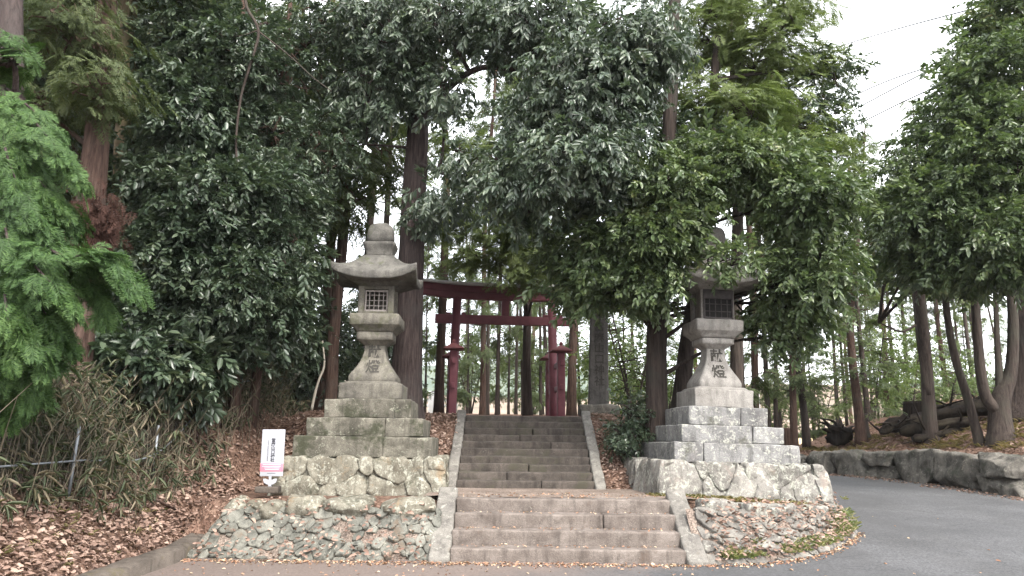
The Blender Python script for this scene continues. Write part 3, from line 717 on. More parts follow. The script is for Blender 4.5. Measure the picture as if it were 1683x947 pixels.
# ---------------------------------------------------------------- retaining walls
def left_wall():
    root = thing('cobble_wall', 'sloping river cobble wall with three big capstones left of the lower stairs', 'retaining wall', (-2.5, 10.3, 0))
    rs = np.random.default_rng(8); W, Hh = 3.2, .86; S = []
    ny, nx = 10, 17
    for j in range(ny):
        for i in range(nx): S.append(((i + .5 * (j % 2) + .25 + rs.uniform(-.36, .36)) / nx * W, (j + .5 + rs.uniform(-.36, .36)) / ny * Hh))
    S = [s for s in S if rs.random() > .18]; wts = rs.normal(0, .0035, len(S))
    mb = MB()
    def mp(P):
        u, v, q = P.T; return np.stack([u - 4.12 + 2.5 + .28 * (v / Hh) * (1 - u / W), .0 + v / Hh * .62 - q * .72 + .05 * fbm(np.stack([u, v, 0 * u], -1) * 1.5, 3), v / Hh * .60 + q * .68], -1)
    V = np.array([[0, 0, -.012], [W, 0, -.012], [W, Hh, -.012], [0, Hh, -.012]]); k = MB()
    V, q4 = sheet(0, W, 0, Hh, .06, lambda X, Y: -.012 + .012 * fbm(np.stack([X * 9, Y * 9, 0 * X], -1), 4)); k.add(mp(V), q4); k.build('mortar', M['path'], root)
    for j, poly in enumerate(voro(W, Hh, S, wts)):
        if len(poly) > 2 and rs.random() > .06:
            V, F, t = stone(poly, rs.uniform(-.004, .008), .03, .004 + rs.uniform(0, .045), j, k=18, cut=2 if rs.random() < .6 else 1, amp=.05); mb.add(mp(V), F, t)
    mb.build('cobble_facing', M['cobble'], root)
    rs = np.random.default_rng(12)
    for (l, r, zt, zb, y) in [(-3.10, -2.55, .745, .44, 10.93), (-2.50, -1.88, .75, .43, 10.91), (-1.80, -1.02, .74, .45, 10.95), (-3.95, -3.62, .68, .44, 11.15), (-3.60, -3.40, .66, .46, 11.05), (-3.4, -3.16, .62, .44, 10.95)]:
        V, F, t = rbox(r - l, .5, zt - zb, .14, (10, 8, 6)); V = facet(V, 6, int(l * 77), .7); V = rough(V, .10, 2.6, int(l * 30)); V = rough(V, .02, 9, int(r * 9))
        V += np.array([(l + r) / 2 + 2.5, y - 10.3 + .1, zb]); b = MB(); b.add(V, F, t); b.build('capstone', M['rubble'], root)
    return root
left_wall()
def right_wall():
    root = thing('rubble_wall', 'rough sloping stone wall curving into the road right of the lower stairs', 'retaining wall', (4, 11, 0))
    rs = np.random.default_rng(9); W, Hh = 3.1, .62; S = []
    for j in range(11):
        for i in range(11): S.append(((i + .5 * (j % 2) + .25 + rs.uniform(-.45, .45)) / 11 * W, (j + .5 + rs.uniform(-.4, .4)) / 11 * 2.2))
    wts = rs.normal(0, .01, len(S))
    def mp(P):
        u, v, q = P.T; x = 2.5 + u; yt = yfront(x); f = v / Hh; zt = .69 - .16 * sstep(2.6, 5.2, x)
        y = yt - .66 * (1 - f); z0 = zr(x, yt - .66) - .03; z = z0 + (zt - z0) * f
        sl = (yfront(x + .05) - yfront(x - .05)) / .1; a = np.arctan(sl)
        return np.stack([x + q * .75 * np.sin(a) - 4, y - q * .75 * np.cos(a) - 11, z + q * .65], -1)
    V, q4 = sheet(-.1, W + .25, -.04, Hh, .07, lambda X, Y: -.012 + .02 * fbm(np.stack([X * 6, Y * 6, 0 * X], -1), 4)); k = MB(); k.add(mp(V), q4); k.build('mortar', M['path'], root)
    lo = MB(); shear = lambda P: np.stack([P[:, 0] + .35 * P[:, 1] * 0, P[:, 1], P[:, 2]], -1)
    for j, poly in enumerate(voro(W, 2.2, S, wts)):
        poly = poly * np.array([1, .36]) if len(poly) else poly
        if len(poly) > 2:
            poly[:, 1] -= .22 * (poly[:, 0] - poly[:, 0].mean()) * (.4 + .6 * rs.random())
            poly[:, 1] = np.clip(poly[:, 1], -.02, Hh * .97)
        if len(poly) > 2 and np.ptp(poly[:, 1]) > .03 and poly[:, 1].mean() < .56 and rs.random() > .16:
            V, F, t = stone(poly, rs.uniform(.002, .012), .04, .008 + rs.uniform(0, .05), 300 + j, k=20, cut=1, amp=.07); lo.add(mp(V), F, t)
    lo.build('rubble_facing', M['cheek'], root)
    for (a, b, zo, seed) in [(.12, .62, .0, 1), (.68, 1.02, -.03, 2), (1.06, 1.5, .0, 3), (1.62, 2.32, -.01, 4), (2.36, 2.82, 0, 5)]:
        V, F, t = rbox(b - a, .42, .24, .05, (10, 8, 5)); V = facet(V, 5, seed + 500, .7); V = rough(V, .06, 3, seed + 70); V = rough(V, .02, 10, seed)
        xm = 2.5 + (a + b) / 2; sl = math.atan(float(yfront(xm + .05) - yfront(xm - .05)) / .1) * .8; zt = .77 - .17 * float(sstep(2.6, 5.2, xm))
        c, s = math.cos(sl), math.sin(sl); V = np.stack([V[:, 0] * c - V[:, 1] * s + xm - 4, V[:, 0] * s + V[:, 1] * c + float(yfront(xm)) + .12 - 11, V[:, 2] + zt - .24 + zo], -1)
        q = MB(); q.add(V, F, t); q.build('capstone', M['rubble_pale'], root)
right_wall()
def road_wall():
    root = thing('boulder_wall', 'long low wall of grey boulders along the far side of the road', 'retaining wall', (11, 17, .35))
    P = WALL[1:10]; L = np.concatenate([[0], np.cumsum(np.linalg.norm(np.diff(P, axis=0), axis=1))]); rs = np.random.default_rng(77)
    s = 3.0
    while s < L[-1] - 1:
        w = rs.uniform(.7, 1.75); x, y = np.interp(s + w / 2, L, P[:, 0]), np.interp(s + w / 2, L, P[:, 1]); x2, y2 = np.interp(s + w / 2 + .1, L, P[:, 0]), np.interp(s + w / 2 + .1, L, P[:, 1])
        a = math.atan2(y2 - y, x2 - x); z0 = float(zr(x, y)); top = 1.36 + rs.normal(0, .05); h = top - z0 + .12
        cut = rs.random() < .35; 
        for k in range(2 if cut else 1):
            hh = h * (.55 if cut and k == 0 else (.5 if cut else 1)); ww = w * (rs.uniform(.9, 1.05)); b = MB()
            V, F, t = rbox(ww, .75, hh, .08, (18, 8, 12)); V = facet(V, 9, int(s * 91) + k, .62); V[:, 0] += (V[:, 2] - hh / 2) * rs.normal(0, .28); V[:, 1] += (V[:, 2]) * -.22
            V = rough(V, .13, 1.5, int(s * 31) + k); V = rough(V, .06, 5, int(s * 17) + k, 4); V = rough(V, .02, 16, int(s * 7))
            c, sn = math.cos(a), math.sin(a); X, Y = V[:, 0].copy(), -V[:, 1].copy() - .30
            off = np.array([x - 11, y - 17, z0 - .12 - .35 + (h * .5 if k else 0)])
            V = np.stack([X * c + Y * sn, X * sn - Y * c, V[:, 2]], -1) * 1.0 + off
            b.add(V, F[:, ::-1], t[:, ::-1] if len(t) else t); b.build('boulder', M['boulder'], root)
        s += w * .98
road_wall()

# ---------------------------------------------------------------- red gate
M['red'] = plain_mat('dark_red_lacquer', (.10, .025, .035), (.16, .048, .06), 3.5, .65, .25)
M['redroof'] = plain_mat('weathered_roof_board', (.10, .03, .035), (.17, .06, .06), 5, .8, .4)
M['shingle'] = plain_mat('grey_roof_edge', (.42, .42, .41), (.6, .6, .6), 6, .6, .1)
def gate():
    cx, cy = -.19, 20.0; g = zat(cx, cy) - .02
    root = thing('torii_gate', 'dark red wooden torii with roofed side posts at the top of the stairs', 'shrine gate', (cx, cy, g), R(6)); hz = 3.36
    for sx in (-1, 1):
        b = MB(); b.add(*tube([(sx * 1.335, 0, -.2), (sx * 1.32, 0, .3), (sx * 1.245, 0, hz - .3)], [.135, .128, .112], 20)); p = b.build('pillar', M['red'], root)
        for sy in (-1, 1):
            x = sx * 1.335; y = sy * .95; tp = 1.55
            b = MB(); V, F, t = rbox(.19, .19, tp + .2, .03, (1, 1, 3)); b.add(V + np.array([x, y, -.2]), F, t); q = b.build('side_post', M['red'], root)
            b = MB(); V, F, t = sqlathe([(tp, .12), (tp + .02, .25), (tp + .045, .255), (tp + .1, .16), (tp + .17, .06), (tp + .19, .03), (tp + .2, .045), (tp + .25, .04), (tp + .28, .01)], .05, 4); b.add(V + np.array([x, y, 0]), F, t); b.build('post_cap', M['redroof'], q)
        for zz in (.62, 1.22):
            b = MB(); V, F, t = rbox(.09, 2.25, .13, .012, (1, 4, 1)); b.add(V + np.array([sx * 1.335, 0, zz]), F, t); b.build('tie_beam', M['red'], root)
    b = MB(); V, F, t = rbox(3.62, .15, .23, .012, (6, 1, 1)); b.add(V + np.array([0, 0, 2.36]), F, t); b.build('lower_crossbeam', M['red'], root)
    for sx in (-1, 1):
        for k in (-1, 1):
            b = MB(); V, F, t = rbox(.12, .17, .05, .008, (1, 1, 1)); b.add(V + np.array([sx * 1.27 + k * .2, 0, 2.592]), F, t); b.build('wedge', M['red'], root)
    b = MB(); V, F, t = rbox(.2, .13, .42, .01, (1, 1, 1)); b.add(V + np.array([0.02, 0, 2.592]), F, t); b.build('centre_strut', M['red'], root)
    def bar(name, Lh, w, h, z, m, par):
        V, F, t = rbox(Lh * 2, w, h, .015, (24, 2, 2)); V[:, 2] += z + .11 * (np.abs(V[:, 0]) / Lh) ** 3; V[:, 0] += np.sign(V[:, 0]) * (V[:, 2] - z) * .18 * (np.abs(V[:, 0]) > Lh * .95); b = MB(); b.add(V, F, t); return b.build(name, m, par)
    bar('upper_crossbeam', 2.15, .2, .17, 3.0, M['red'], root); bar('top_lintel', 2.35, .28, .17, 3.172, M['red'], root); bar('roof_board', 2.43, .46, .075, 3.345, M['shingle'], root)
gate()

# ---------------------------------------------------------------- inscribed slab
def slab():
    x, y = 2.02, 18.0; g = zat(x, y) - .05
    root = thing('stone_slab', 'tall dark inscribed stone slab standing right of the red gate', 'stone monument', (x, y, g))
    b = MB(); V, F, t = rbox(.9, .7, .28, .06, (8, 6, 3)); b.add(rough(V, .05, 3, 4), F, t); b.build('footing', M['boulder'], root)
    h = 2.75; V, F, t = rbox(.46, .26, h, .03, (6, 4, 22)); k = 1 - .12 * V[:, 2] / h; V[:, 0] *= k; V[:, 0] += .05 * V[:, 2] / h; V = rough(V, .018, 2.2, 6); V[:, 2] += .24; b = MB(); b.add(V, F, t); s = b.build('slab', M['stele'], root)
    def place(body, size, x0, z0, sp, n):
        def fn(V):
            return np.stack([V[:, 0] + x0, -.146 + .004 * V[:, 2], V[:, 1] + z0], -1)
        text_mesh('\n'.join(body), size, M['carved'], 'inscription', s, fn, .003, bold=.003, spacing=sp)
    place('大社當麻山口神社', .245, .02, 2.50, 1.03, 8); place('式内', .17, .165, 2.62, 1.0, 2)
slab()

# ---------------------------------------------------------------- white sign
def sign():
    p = at(443, 803, 11.75); g = p.z; x, y = p.x, p.y
    wht = plain_mat('white_board', (.33, .34, .375), (.37, .38, .41), 3, .5, .05); pink = plain_mat('pink_band', (.62, .15, .21), (.70, .2, .26), 4, .5, .05); ink = plain_mat('black_ink', (.03, .03, .04), (.06, .06, .07), 9, .6, 0); prt = plain_mat('pale_print', (.78, .6, .62), (.8, .65, .66), 9, .6, 0)
    gold = plain_mat('pale_rose_print', (.62, .38, .40), (.68, .45, .46), 9, .6, 0)
    root = thing('shrine_sign', 'small white signboard with pink band and vertical shrine name, on a bird shaped stake', 'sign', (x, y, g), R(4)); root.rotation_euler = (0, R(-.6), R(3))
    b = MB(); V, F, t = rbox(.34, .22, .09, .015, (4, 3, 2)); b.add(rough(V, .01, 6, 3) + np.array([-.02, 0, -.06]), F, t); b.build('footing', M['concrete'], root)
    b = MB(); V, F, t = rbox(.335, .022, .68, .006, (2, 1, 3)); b.add(V + np.array([0.015, 0, .175]), F, t); bd = b.build('board', wht, root)
    b = MB(); V, F, t = rbox(.333, .004, .115, .001, (1, 1, 1)); b.add(V + np.array([.015, -.0125, .245]), F, t); band = b.build('band', pink, bd)
    for i, (w, xo) in enumerate(((.26, .015), (.27, .01), (.22, .02), (.2, .02))):
        b = MB(); V, F, t = rbox(w, .002, .006, .0005, (1, 1, 1)); b.add(V + np.array([xo, -.0152, .34 - i * .024]), F, t); b.build('printed_line', prt, band)
    b = MB(); V, F, t = rbox(.12, .002, .006, .0005, (1, 1, 1)); b.add(V + np.array([.015, -.0122, .215]), F, t); b.build('printed_line', ink, bd)
    e = MB()
    for (dx, dz, w, h) in ((0, 0, .052, .008), (0, .024, .052, .008), (0, .048, .052, .008), (-.022, .008, .008, .016), (.022, .008, .008, .016), (-.022, .032, .008, .016), (.022, .032, .008, .016), (0, .008, .008, .016), (0, .032, .008, .016)):
        V, F, t = rbox(w, .002, h, .0005, (1, 1, 1)); e.add(V + np.array([.02 + dx, -.0122, .755 + dz]), F, t)
    e.build('emblem', gold, bd)
    text_mesh('\n'.join('當麻山口神社'), .062, ink, 'lettering', bd, lambda V: np.stack([V[:, 0] + .02, -.0118 - .0012 * (V[:, 2] > 0), V[:, 1] + .675], -1), .0005, bold=.002, spacing=.93)
    text_mesh('TAIMA YAMAGUCHI SHRINE', .024, ink, 'lettering', bd, lambda V: np.stack([V[:, 1] - .062, -.0118 - .0012 * (V[:, 2] > 0), -V[:, 0] + .70], -1), .0005, align='LEFT')
    # stake cut as a bird with raised wings
    half = [(0, .0), (.022, .0), (.026, .03), (.016, .055), (.045, .06), (.085, .085), (.098, .115), (.1, .14), (.07, .142), (.035, .128), (.02, .12), (.018, .15), (.022, .178), (0, .178)]
    pts = np.array(half + [(-a, b_) for a, b_ in half[-2:0:-1]]); k = len(pts); V = np.concatenate([np.c_[pts[:, 0], np.full(k, -.008), pts[:, 1]], np.c_[pts[:, 0], np.full(k, .008), pts[:, 1]]]); i = np.arange(k); j = (i + 1) % k
    b = MB(); b.add(V, np.stack([i, j, j + k, i + k], -1)[:, ::-1], [list(range(k))], [list(range(2 * k - 1, k - 1, -1))]); b.build('bird_stake', wht, root, smooth=False)
sign()
# ---------------------------------------------------------------- foliage and bark
M['cedarbark'] = bark_mat('cedar_bark', (.022, .017, .016), (.105, .08, .075), (.07, .06, .057), 24, 1.0)
M['redbark'] = bark_mat('red_cedar_bark', (.034, .021, .017), (.125, .082, .066), (.08, .068, .058), 22, 1.0)
M['darkbark'] = bark_mat('dark_bark', (.02, .016, .015), (.075, .058, .05), (.05, .05, .042), 20, 1.0)
M['mossbark'] = bark_mat('mossy_bark', (.07, .055, .035), (.15, .12, .08), (.085, .095, .035), 12)
M['greybark'] = bark_mat('grey_brown_bark', (.026, .021, .019), (.088, .07, .06), (.066, .062, .05), 18, 1.0)
M['l_dark'] = leaf_mat('dark_glossy_leaves', [(0, (.025, .042, .026)), (.5, (.058, .084, .052)), (.85, (.098, .126, .078)), (.97, (.13, .15, .09)), (1, (.22, .17, .08))], .34, .6, .2)
M['l_oak'] = leaf_mat('hanging_oak_leaves', [(0, (.032, .052, .034)), (.5, (.072, .10, .066)), (.85, (.12, .152, .098)), (.97, (.16, .18, .11)), (1, (.24, .20, .10))], .33, .65, .24)
M['l_mid'] = leaf_mat('glossy_green_leaves', [(0, (.042, .066, .032)), (.5, (.088, .124, .056)), (.85, (.14, .178, .08)), (.97, (.20, .21, .09)), (1, (.28, .22, .10))], .35, .55, .26)
M['l_light'] = leaf_mat('young_green_leaves', [(0, (.06, .09, .035)), (.6, (.12, .165, .062)), (1, (.20, .23, .10))], .5, .4, .4)
M['h_bright'] = leaf_mat('fresh_hinoki_sprays', [(0, (.020, .044, .014)), (.5, (.046, .092, .026)), (1, (.10, .168, .048))], .6, .25, .25)
M['h_olive'] = leaf_mat('olive_hinoki_sprays', [(0, (.035, .05, .022)), (.5, (.07, .092, .038)), (1, (.125, .145, .058))], .6, .25, .28)
M['h_lime'] = leaf_mat('lime_hinoki_sprays', [(0, (.06, .088, .032)), (.5, (.115, .15, .055)), (1, (.18, .215, .085))], .6, .25, .34)
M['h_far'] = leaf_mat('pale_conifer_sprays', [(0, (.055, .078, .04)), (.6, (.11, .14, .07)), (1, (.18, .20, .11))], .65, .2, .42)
M['dead'] = leaf_mat('dead_brown_sprays', [(0, (.028, .015, .012)), (1, (.085, .047, .038))], .9, .1, .1)

# ---- left edge
tree('hinoki_cypress', 'cypress with bright green feathery sprays sweeping in at the left edge', 'tree',
     [(-6, 800, 8.7, .2), (4, 450, 8.9, .165), (18, 150, 9, .145), (14, -90, 9.2, .13), (12, -420, 9.6, .06)],
     [(8, 95, 8.5, 20, 14, .3, 8), (14, -170, 9.2, 110, 80, 1, 26), (14, -330, 9.4, 70, 80, .7, 22)], 'plume', M['cedarbark'], M['h_bright'], 3, 24, 8, .18, .7, .3, radial=True)
T1 = [o for o in bpy.data.objects if o.name.startswith('hinoki_cypress')][0]
boughs(T1, [[(4, y0, 8.7), *[(x, y, dd) for x, y in pts]] for y0, dd, pts in [
    (60, 8.4, [(20, 62), (42, 84)]), (140, 8.2, [(50, 178), (98, 222)]), (150, 7.9, [(70, 215), (138, 296)]), (170, 8.5, [(60, 250), (105, 275)]), (200, 8.0, [(50, 280), (112, 345)]), (230, 7.7, [(40, 310), (80, 385)]), (260, 8.2, [(80, 330), (120, 365)]),
    (300, 7.9, [(70, 390), (158, 428)]), (330, 7.6, [(90, 415), (170, 418), (222, 470)]), (350, 8.0, [(70, 425), (150, 470), (178, 512)]), (370, 7.5, [(60, 440), (120, 500)]), (390, 8.1, [(90, 440), (165, 440), (205, 452)]), (400, 7.7, [(50, 480), (95, 545)]),
    (430, 8.0, [(60, 500), (118, 560)]), (450, 7.6, [(40, 520), (70, 600)]), (480, 8.2, [(50, 560), (98, 592)]), (500, 7.8, [(25, 570), (45, 650)]), (520, 8.3, [(40, 590), (70, 640)]), (420, 7.4, [(10, 500), (20, 580)]), (300, 7.5, [(10, 380), (30, 450)]), (180, 7.7, [(10, 250), (40, 330)]), (540, 7.9, [(10, 610), (15, 680)]),
    (190, 8.6, [(60, 300), (100, 400)]), (260, 8.6, [(70, 400), (110, 480)]), (340, 8.6, [(60, 460), (110, 530)]), (240, 7.8, [(30, 330), (60, 400)]), (360, 7.8, [(30, 470), (60, 540)]), (140, 8.0, [(20, 190), (50, 260)])]],
    'plume', M['h_bright'], M['cedarbark'], 33, 46, .66, .26)
t = tree('cedar_tree', 'shaggy red barked cedar with a clump of dead brown sprays on its trunk', 'tree',
     [(122, 705, 11, .23), (135, 520, 11, .185), (150, 350, 11.2, .2), (163, 180, 11.3, .17), (182, -80, 11.5, .15), (195, -420, 12, .05)],
     [(100, 50, 10.8, 75, 50, .8, 44), (150, 140, 10.5, 34, 44, .5, 22), (60, 170, 11.2, 46, 46, .7, 30), (90, -30, 11, 90, 34, .8, 30), (185, -190, 11.6, 90, 70, 1, 26), (192, -330, 11.8, 60, 70, .8, 20), (110, 270, 11.7, 34, 50, .5, 18)],
     'fan', M['redbark'], M['h_olive'], 4, 24, 8, .24, .6, .6)
rs = np.random.default_rng(44); db = MB(); c = np.array(at(150, 372, 10.85)); n_ = 520
T = c + rs.normal(size=(n_, 3)) * np.array([.17, .13, .24]); scatter(db, PROTO['fan'], T, rs.normal(size=(n_, 3)) * .35 + np.array([0, -.3, -1.0]), rs.normal(size=(n_, 3)) + np.array([0, -1, .2]), rs.uniform(.35, .65, n_), rs)
o = db.build('dead_foliage', M['dead'], t); o.location = -Vector(t.location); o['label'] = 'clump of dead reddish brown foliage'
tree('mossy_tree', 'straight trunk greened with moss behind the shaggy red cedar', 'tree',
     [(207, 690, 13, .2), (206, 400, 13, .18), (208, 150, 13, .17), (214, -90, 13.1, .15), (220, -380, 13.3, .05)],
     [(270, -30, 12.8, 80, 40, .8, 34), (222, -240, 13.1, 80, 100, 1, 34), (180, -50, 13, 70, 34, .8, 24)], 'fan', M['mossbark'], M['h_olive'], 5, 20, 8, .26, .7, .4)
# ---- dark broadleaved thicket on the left
tree('broadleaf_tree', 'dark evergreen with blue green leaves, leftmost of the thicket beside the mossy trunk', 'tree',
     [(300, 690, 13.5, .085), (292, 450, 13.5, .07), (310, 200, 13.4, .055), (322, -20, 13.4, .04)],
     [(315, 190, 13, 62, 90, .9, 110), (268, 300, 12.9, 34, 50, .6, 50), (335, 330, 12.6, 78, 62, .8, 105), (275, 420, 12.6, 70, 60, .8, 110), (320, 60, 13.2, 80, 60, .8, 90)],
     'broad', M['darkbark'], M['l_dark'], 6, 10, 9, .26, 1.25, .25)
tree('broadleaf_tree', 'dark evergreen on a slim upright trunk in the middle of the left thicket', 'tree',
     [(386, 658, 14, .105), (392, 520, 14, .09), (400, 350, 14, .075), (395, 180, 14, .055), (400, -20, 14, .04)],
     [(425, 330, 13.4, 80, 65, .9, 110), (360, 465, 13, 105, 65, .9, 160), (462, 430, 13.4, 46, 60, .7, 56), (290, 520, 12.9, 80, 42, .7, 80), (430, 530, 13.6, 60, 40, .7, 60), (390, 110, 13.4, 66, 70, .9, 60)],
     'broad', M['redbark'], M['l_dark'], 7, 12, 9, .26, 1.2, .25)
tree('broadleaf_tree', 'dark evergreen leaning right at the edge of the left thicket nearest the mossy lantern', 'tree',
     [(414, 665, 14.6, .095), (428, 540, 14.6, .08), (452, 350, 14.6, .07), (470, 150, 14.6, .05), (480, -20, 14.6, .04)],
     [(480, 120, 14.4, 70, 72, .9, 56), (530, 250, 14.4, 44, 60, .8, 34), (455, 230, 14.1, 62, 56, .8, 60), (540, 40, 14.5, 55, 40, .8, 28), (515, 330, 15, 30, 40, .6, 14)],
     'broad', M['redbark'], M['l_dark'], 8, 12, 10, .27, 1.05, .25)
tree('broadleaf_shrub', 'low dark shrub with large glossy leaves behind the bamboo grass', 'shrub',
     [(250, 690, 12.4, .03), (245, 650, 12.4, .025), (240, 600, 12.3, .015)],
     [(235, 600, 12.1, 85, 48, .6, 90), (170, 625, 12, 40, 40, .5, 34), (320, 610, 12.6, 50, 45, .5, 44)], 'big', M['darkbark'], M['l_dark'], 9, 6, 6, .22, 1.0, .15, limb_r=.02)
# ---- tall tree behind the left lantern
tree('tall_cedar', 'tall fibrous barked tree with hanging glossy leaves, directly behind the mossy lantern', 'tree',
     [(667, 692, 15.6, .33), (673, 500, 15.6, .275), (681, 300, 15.6, .25), (688, 190, 15.5, .21), (699, 60, 15.4, .15), (705, -110, 15.4, .12), (712, -330, 15.4, .03)],
     [(640, 45, 14.6, 75, 64, .9, 76), (705, -150, 15, 120, 80, 1.2, 60), (712, -290, 15.2, 70, 60, .9, 30), (600, 150, 14.6, 48, 50, .7, 34), (735, 25, 14.2, 70, 36, .8, 54), (870, 38, 13.6, 86, 42, 1, 80), (965, 130, 12.8, 88, 95, .8, 130), (1035, 60, 12.8, 72, 80, .8, 90), (940, 255, 12.6, 68, 56, .6, 76), (885, 210, 13.4, 36, 46, .7, 34), (870, 310, 13, 55, 45, .5, 36), (715, 330, 14.6, 30, 36, .5, 16), (735, 150, 14.6, 36, 36, .4, 16), (765, 265, 14, 40, 26, .5, 14), (668, 130, 14.9, 36, 50, .4, 22), (985, 250, 12.4, 40, 60, .4, 40)],
     'oak', M['cedarbark'], M['l_oak'], 10, 30, 10, .27, 1.15, .6, barkamp=.16, flare=1.3,
     extra=[[(689, 190, 15.5, .13), (730, 150, 15.1, .085), (790, 112, 14.6, .06), (880, 120, 13.8, .035)], [(688, 185, 15.5, .14), (703, 110, 15.3, .10), (692, 20, 15.2, .08)], [(685, 268, 15.5, .05), (720, 282, 15.1, .035), (768, 302, 14.8, .02)], [(680, 244, 15.5, .035), (640, 240, 15.3, .025), (600, 238, 15.2, .015)]])
tree('hinoki_cypress', 'cypress drooping light green sprays in front of the red gate lintel', 'tree',
     [(866, 690, 21.6, .13), (866, 500, 21.6, .11), (868, 300, 21.5, .10), (868, 60, 21.4, .07)],
     [(840, 385, 18.4, 66, 32, .6, 30), (800, 330, 18.8, 70, 34, .7, 28), (880, 440, 18.2, 30, 34, .35, 20), (850, 425, 18.3, 36, 22, .4, 16), (770, 420, 18.6, 40, 16, .4, 10), (735, 360, 19, 34, 34, .5, 12), (870, 350, 18.6, 50, 40, .6, 22), (752, 250, 19.5, 36, 50, .5, 16), (820, 260, 19.4, 40, 40, .5, 16)],
     'fan', M['darkbark'], M['h_lime'], 12, 12, 10, .27, .8, .4)
# ---- dark trunk and leaves over the right lantern
tree('broadleaf_tree', 'big dark trunked evergreen whose glossy leaves bury the roof of the pale lantern', 'tree',
     [(1078, 700, 14.5, .23), (1080, 560, 14.5, .19), (1085, 400, 14.5, .17), (1096, 250, 14.5, .15), (1106, 60, 14.5, .13), (1112, -100, 14.5, .1), (1116, -300, 14.5, .03)],
     [(975, 415, 13.8, 72, 48, .8, 80), (1114, -190, 14.4, 70, 90, .9, 50), (1050, 370, 13.2, 78, 58, .8, 96), (1010, 310, 13.6, 70, 46, .8, 60), (1105, 310, 13, 68, 46, .8, 64), (1205, 278, 12.9, 95, 40, .6, 84), (1335, 328, 12.8, 56, 46, .6, 72), (1214, 428, 12.5, 34, 5, .08, 9), (1338, 440, 13, 36, 50, .6, 52), (1250, 272, 13.2, 80, 40, .7, 64), (1345, 430, 13.1, 35, 45, .5, 34), (1290, 495, 13.8, 50, 36, .6, 46), (1025, 470, 13.4, 56, 34, .6, 44), (1078, 440, 13, 30, 36, .4, 34), (1075, 380, 12.9, 40, 34, .5, 40), (960, 470, 14, 40, 30, .4, 24), (1300, 550, 13.9, 34, 24, .4, 14), (1180, 262, 13.4, 60, 38, .6, 44)],
     'broad', M['darkbark'], M['l_mid'], 13, 22, 10, .22, 1.2, .3, barkamp=.12)
tree('leaning_tree', 'dark leaning trunk close behind the pale lantern shaft', 'tree',
     [(1112, 690, 15.6, .2), (1130, 560, 15.6, .16), (1150, 430, 15.5, .14), (1165, 250, 15.5, .11), (1180, 60, 15.4, .08)],
     [(1150, 240, 14.8, 60, 40, .8, 34), (1075, 230, 15, 44, 50, .7, 26), (1340, 190, 16, 50, 60, .7, 26), (1370, 120, 16.2, 40, 34, .6, 14)], 'broad', M['darkbark'], M['l_dark'], 14, 14, 8, .3, 1.1, .3)
tree('hinoki_cypress', 'tall lime green cypress rising above the pale lantern against the sky', 'tree',
     [(1206, 690, 16.8, .15), (1212, 450, 16.8, .13), (1215, 200, 16.7, .11), (1215, -120, 16.6, .07), (1216, -330, 16.6, .02)],
     [(1150, 50, 15.8, 75, 62, .9, 32), (1260, 70, 15.8, 88, 70, .9, 40), (1205, 180, 15.3, 92, 58, .9, 42), (1300, 170, 16.2, 50, 70, .8, 26), (1125, 180, 15.5, 50, 64, .7, 18), (1285, 255, 15.6, 60, 42, .7, 24), (1345, 110, 16.6, 30, 34, .6, 12), (1290, 0, 16.2, 50, 36, .7, 18), (1200, -30, 15.8, 80, 36, .9, 22), (1215, -170, 16.5, 70, 90, .9, 26), (1340, 250, 16.4, 36, 54, .5, 14)],
     'fan', M['greybark'], M['h_lime'], 15, 14, 14, .32, .72, .3)
# ---- right bank
tree('broadleaf_tree', 'twin stemmed glossy evergreen on the bank above the boulder wall', 'tree',
     [(1530, 712, 22.9, .2), (1522, 600, 22.8, .17), (1510, 480, 22.4, .15), (1496, 360, 21.8, .12), (1490, 240, 21, .08)],
     [(1522, 290, 18.4, 60, 66, .9, 96), (1595, 195, 18, 70, 76, 1, 96), (1550, 355, 17.6, 96, 64, .9, 116), (1480, 365, 18.8, 42, 45, .7, 44), (1625, 60, 18.6, 30, 50, .6, 26), (1575, 435, 18.2, 75, 26, .7, 50), (1480, 430, 19.4, 50, 40, .6, 30)],
     'broad', M['greybark'], M['l_mid'], 16, 16, 10, .28, 1.5, .3,
     extra=[[(1526, 650, 22.8, .12), (1512, 560, 22.8, .10), (1500, 460, 22.6, .08), (1478, 400, 22.4, .05)], [(1505, 535, 22.6, .04), (1480, 545, 22.3, .03), (1445, 530, 22, .02)]])
tree('broadleaf_tree', 'slender curved stem bowing leftwards beside the fallen logs', 'tree',
     [(1608, 692, 21, .12), (1588, 650, 21, .11), (1565, 560, 21, .10), (1552, 470, 20.8, .08), (1546, 380, 20.6, .06)],
     [(1560, 400, 19.8, 55, 40, .6, 40), (1540, 340, 20, 50, 45, .7, 40)], 'fine', M['greybark'], M['l_mid'], 17, 12, 8, .3, 1.2, .3)
tree('broadleaf_tree', 'many stemmed evergreen forking low on the bank at the right edge', 'tree',
     [(1643, 702, 20.6, .27), (1645, 662, 20.6, .25), (1662, 610, 20.5, .16), (1665, 520, 20.4, .13), (1655, 400, 20.2, .1)],
     [(1640, 120, 17.8, 74, 88, 1, 110), (1625, 275, 17.2, 86, 78, .9, 120), (1655, 395, 16.8, 72, 62, .8, 90), (1690, 230, 17, 56, 84, .9, 66), (1670, 20, 18, 55, 60, .8, 60), (1600, 420, 17.4, 60, 40, .6, 50)],
     'broad', M['greybark'], M['l_mid'], 18, 18, 10, .28, 1.5, .3, flare=1.5,
     extra=[[(1643, 680, 20.6, .19), (1618, 645, 20.5, .14), (1606, 545, 20.4, .12), (1600, 430, 20.2, .09)], [(1646, 670, 20.6, .14), (1640, 580, 20.6, .08), (1635, 470, 20.6, .06)]])
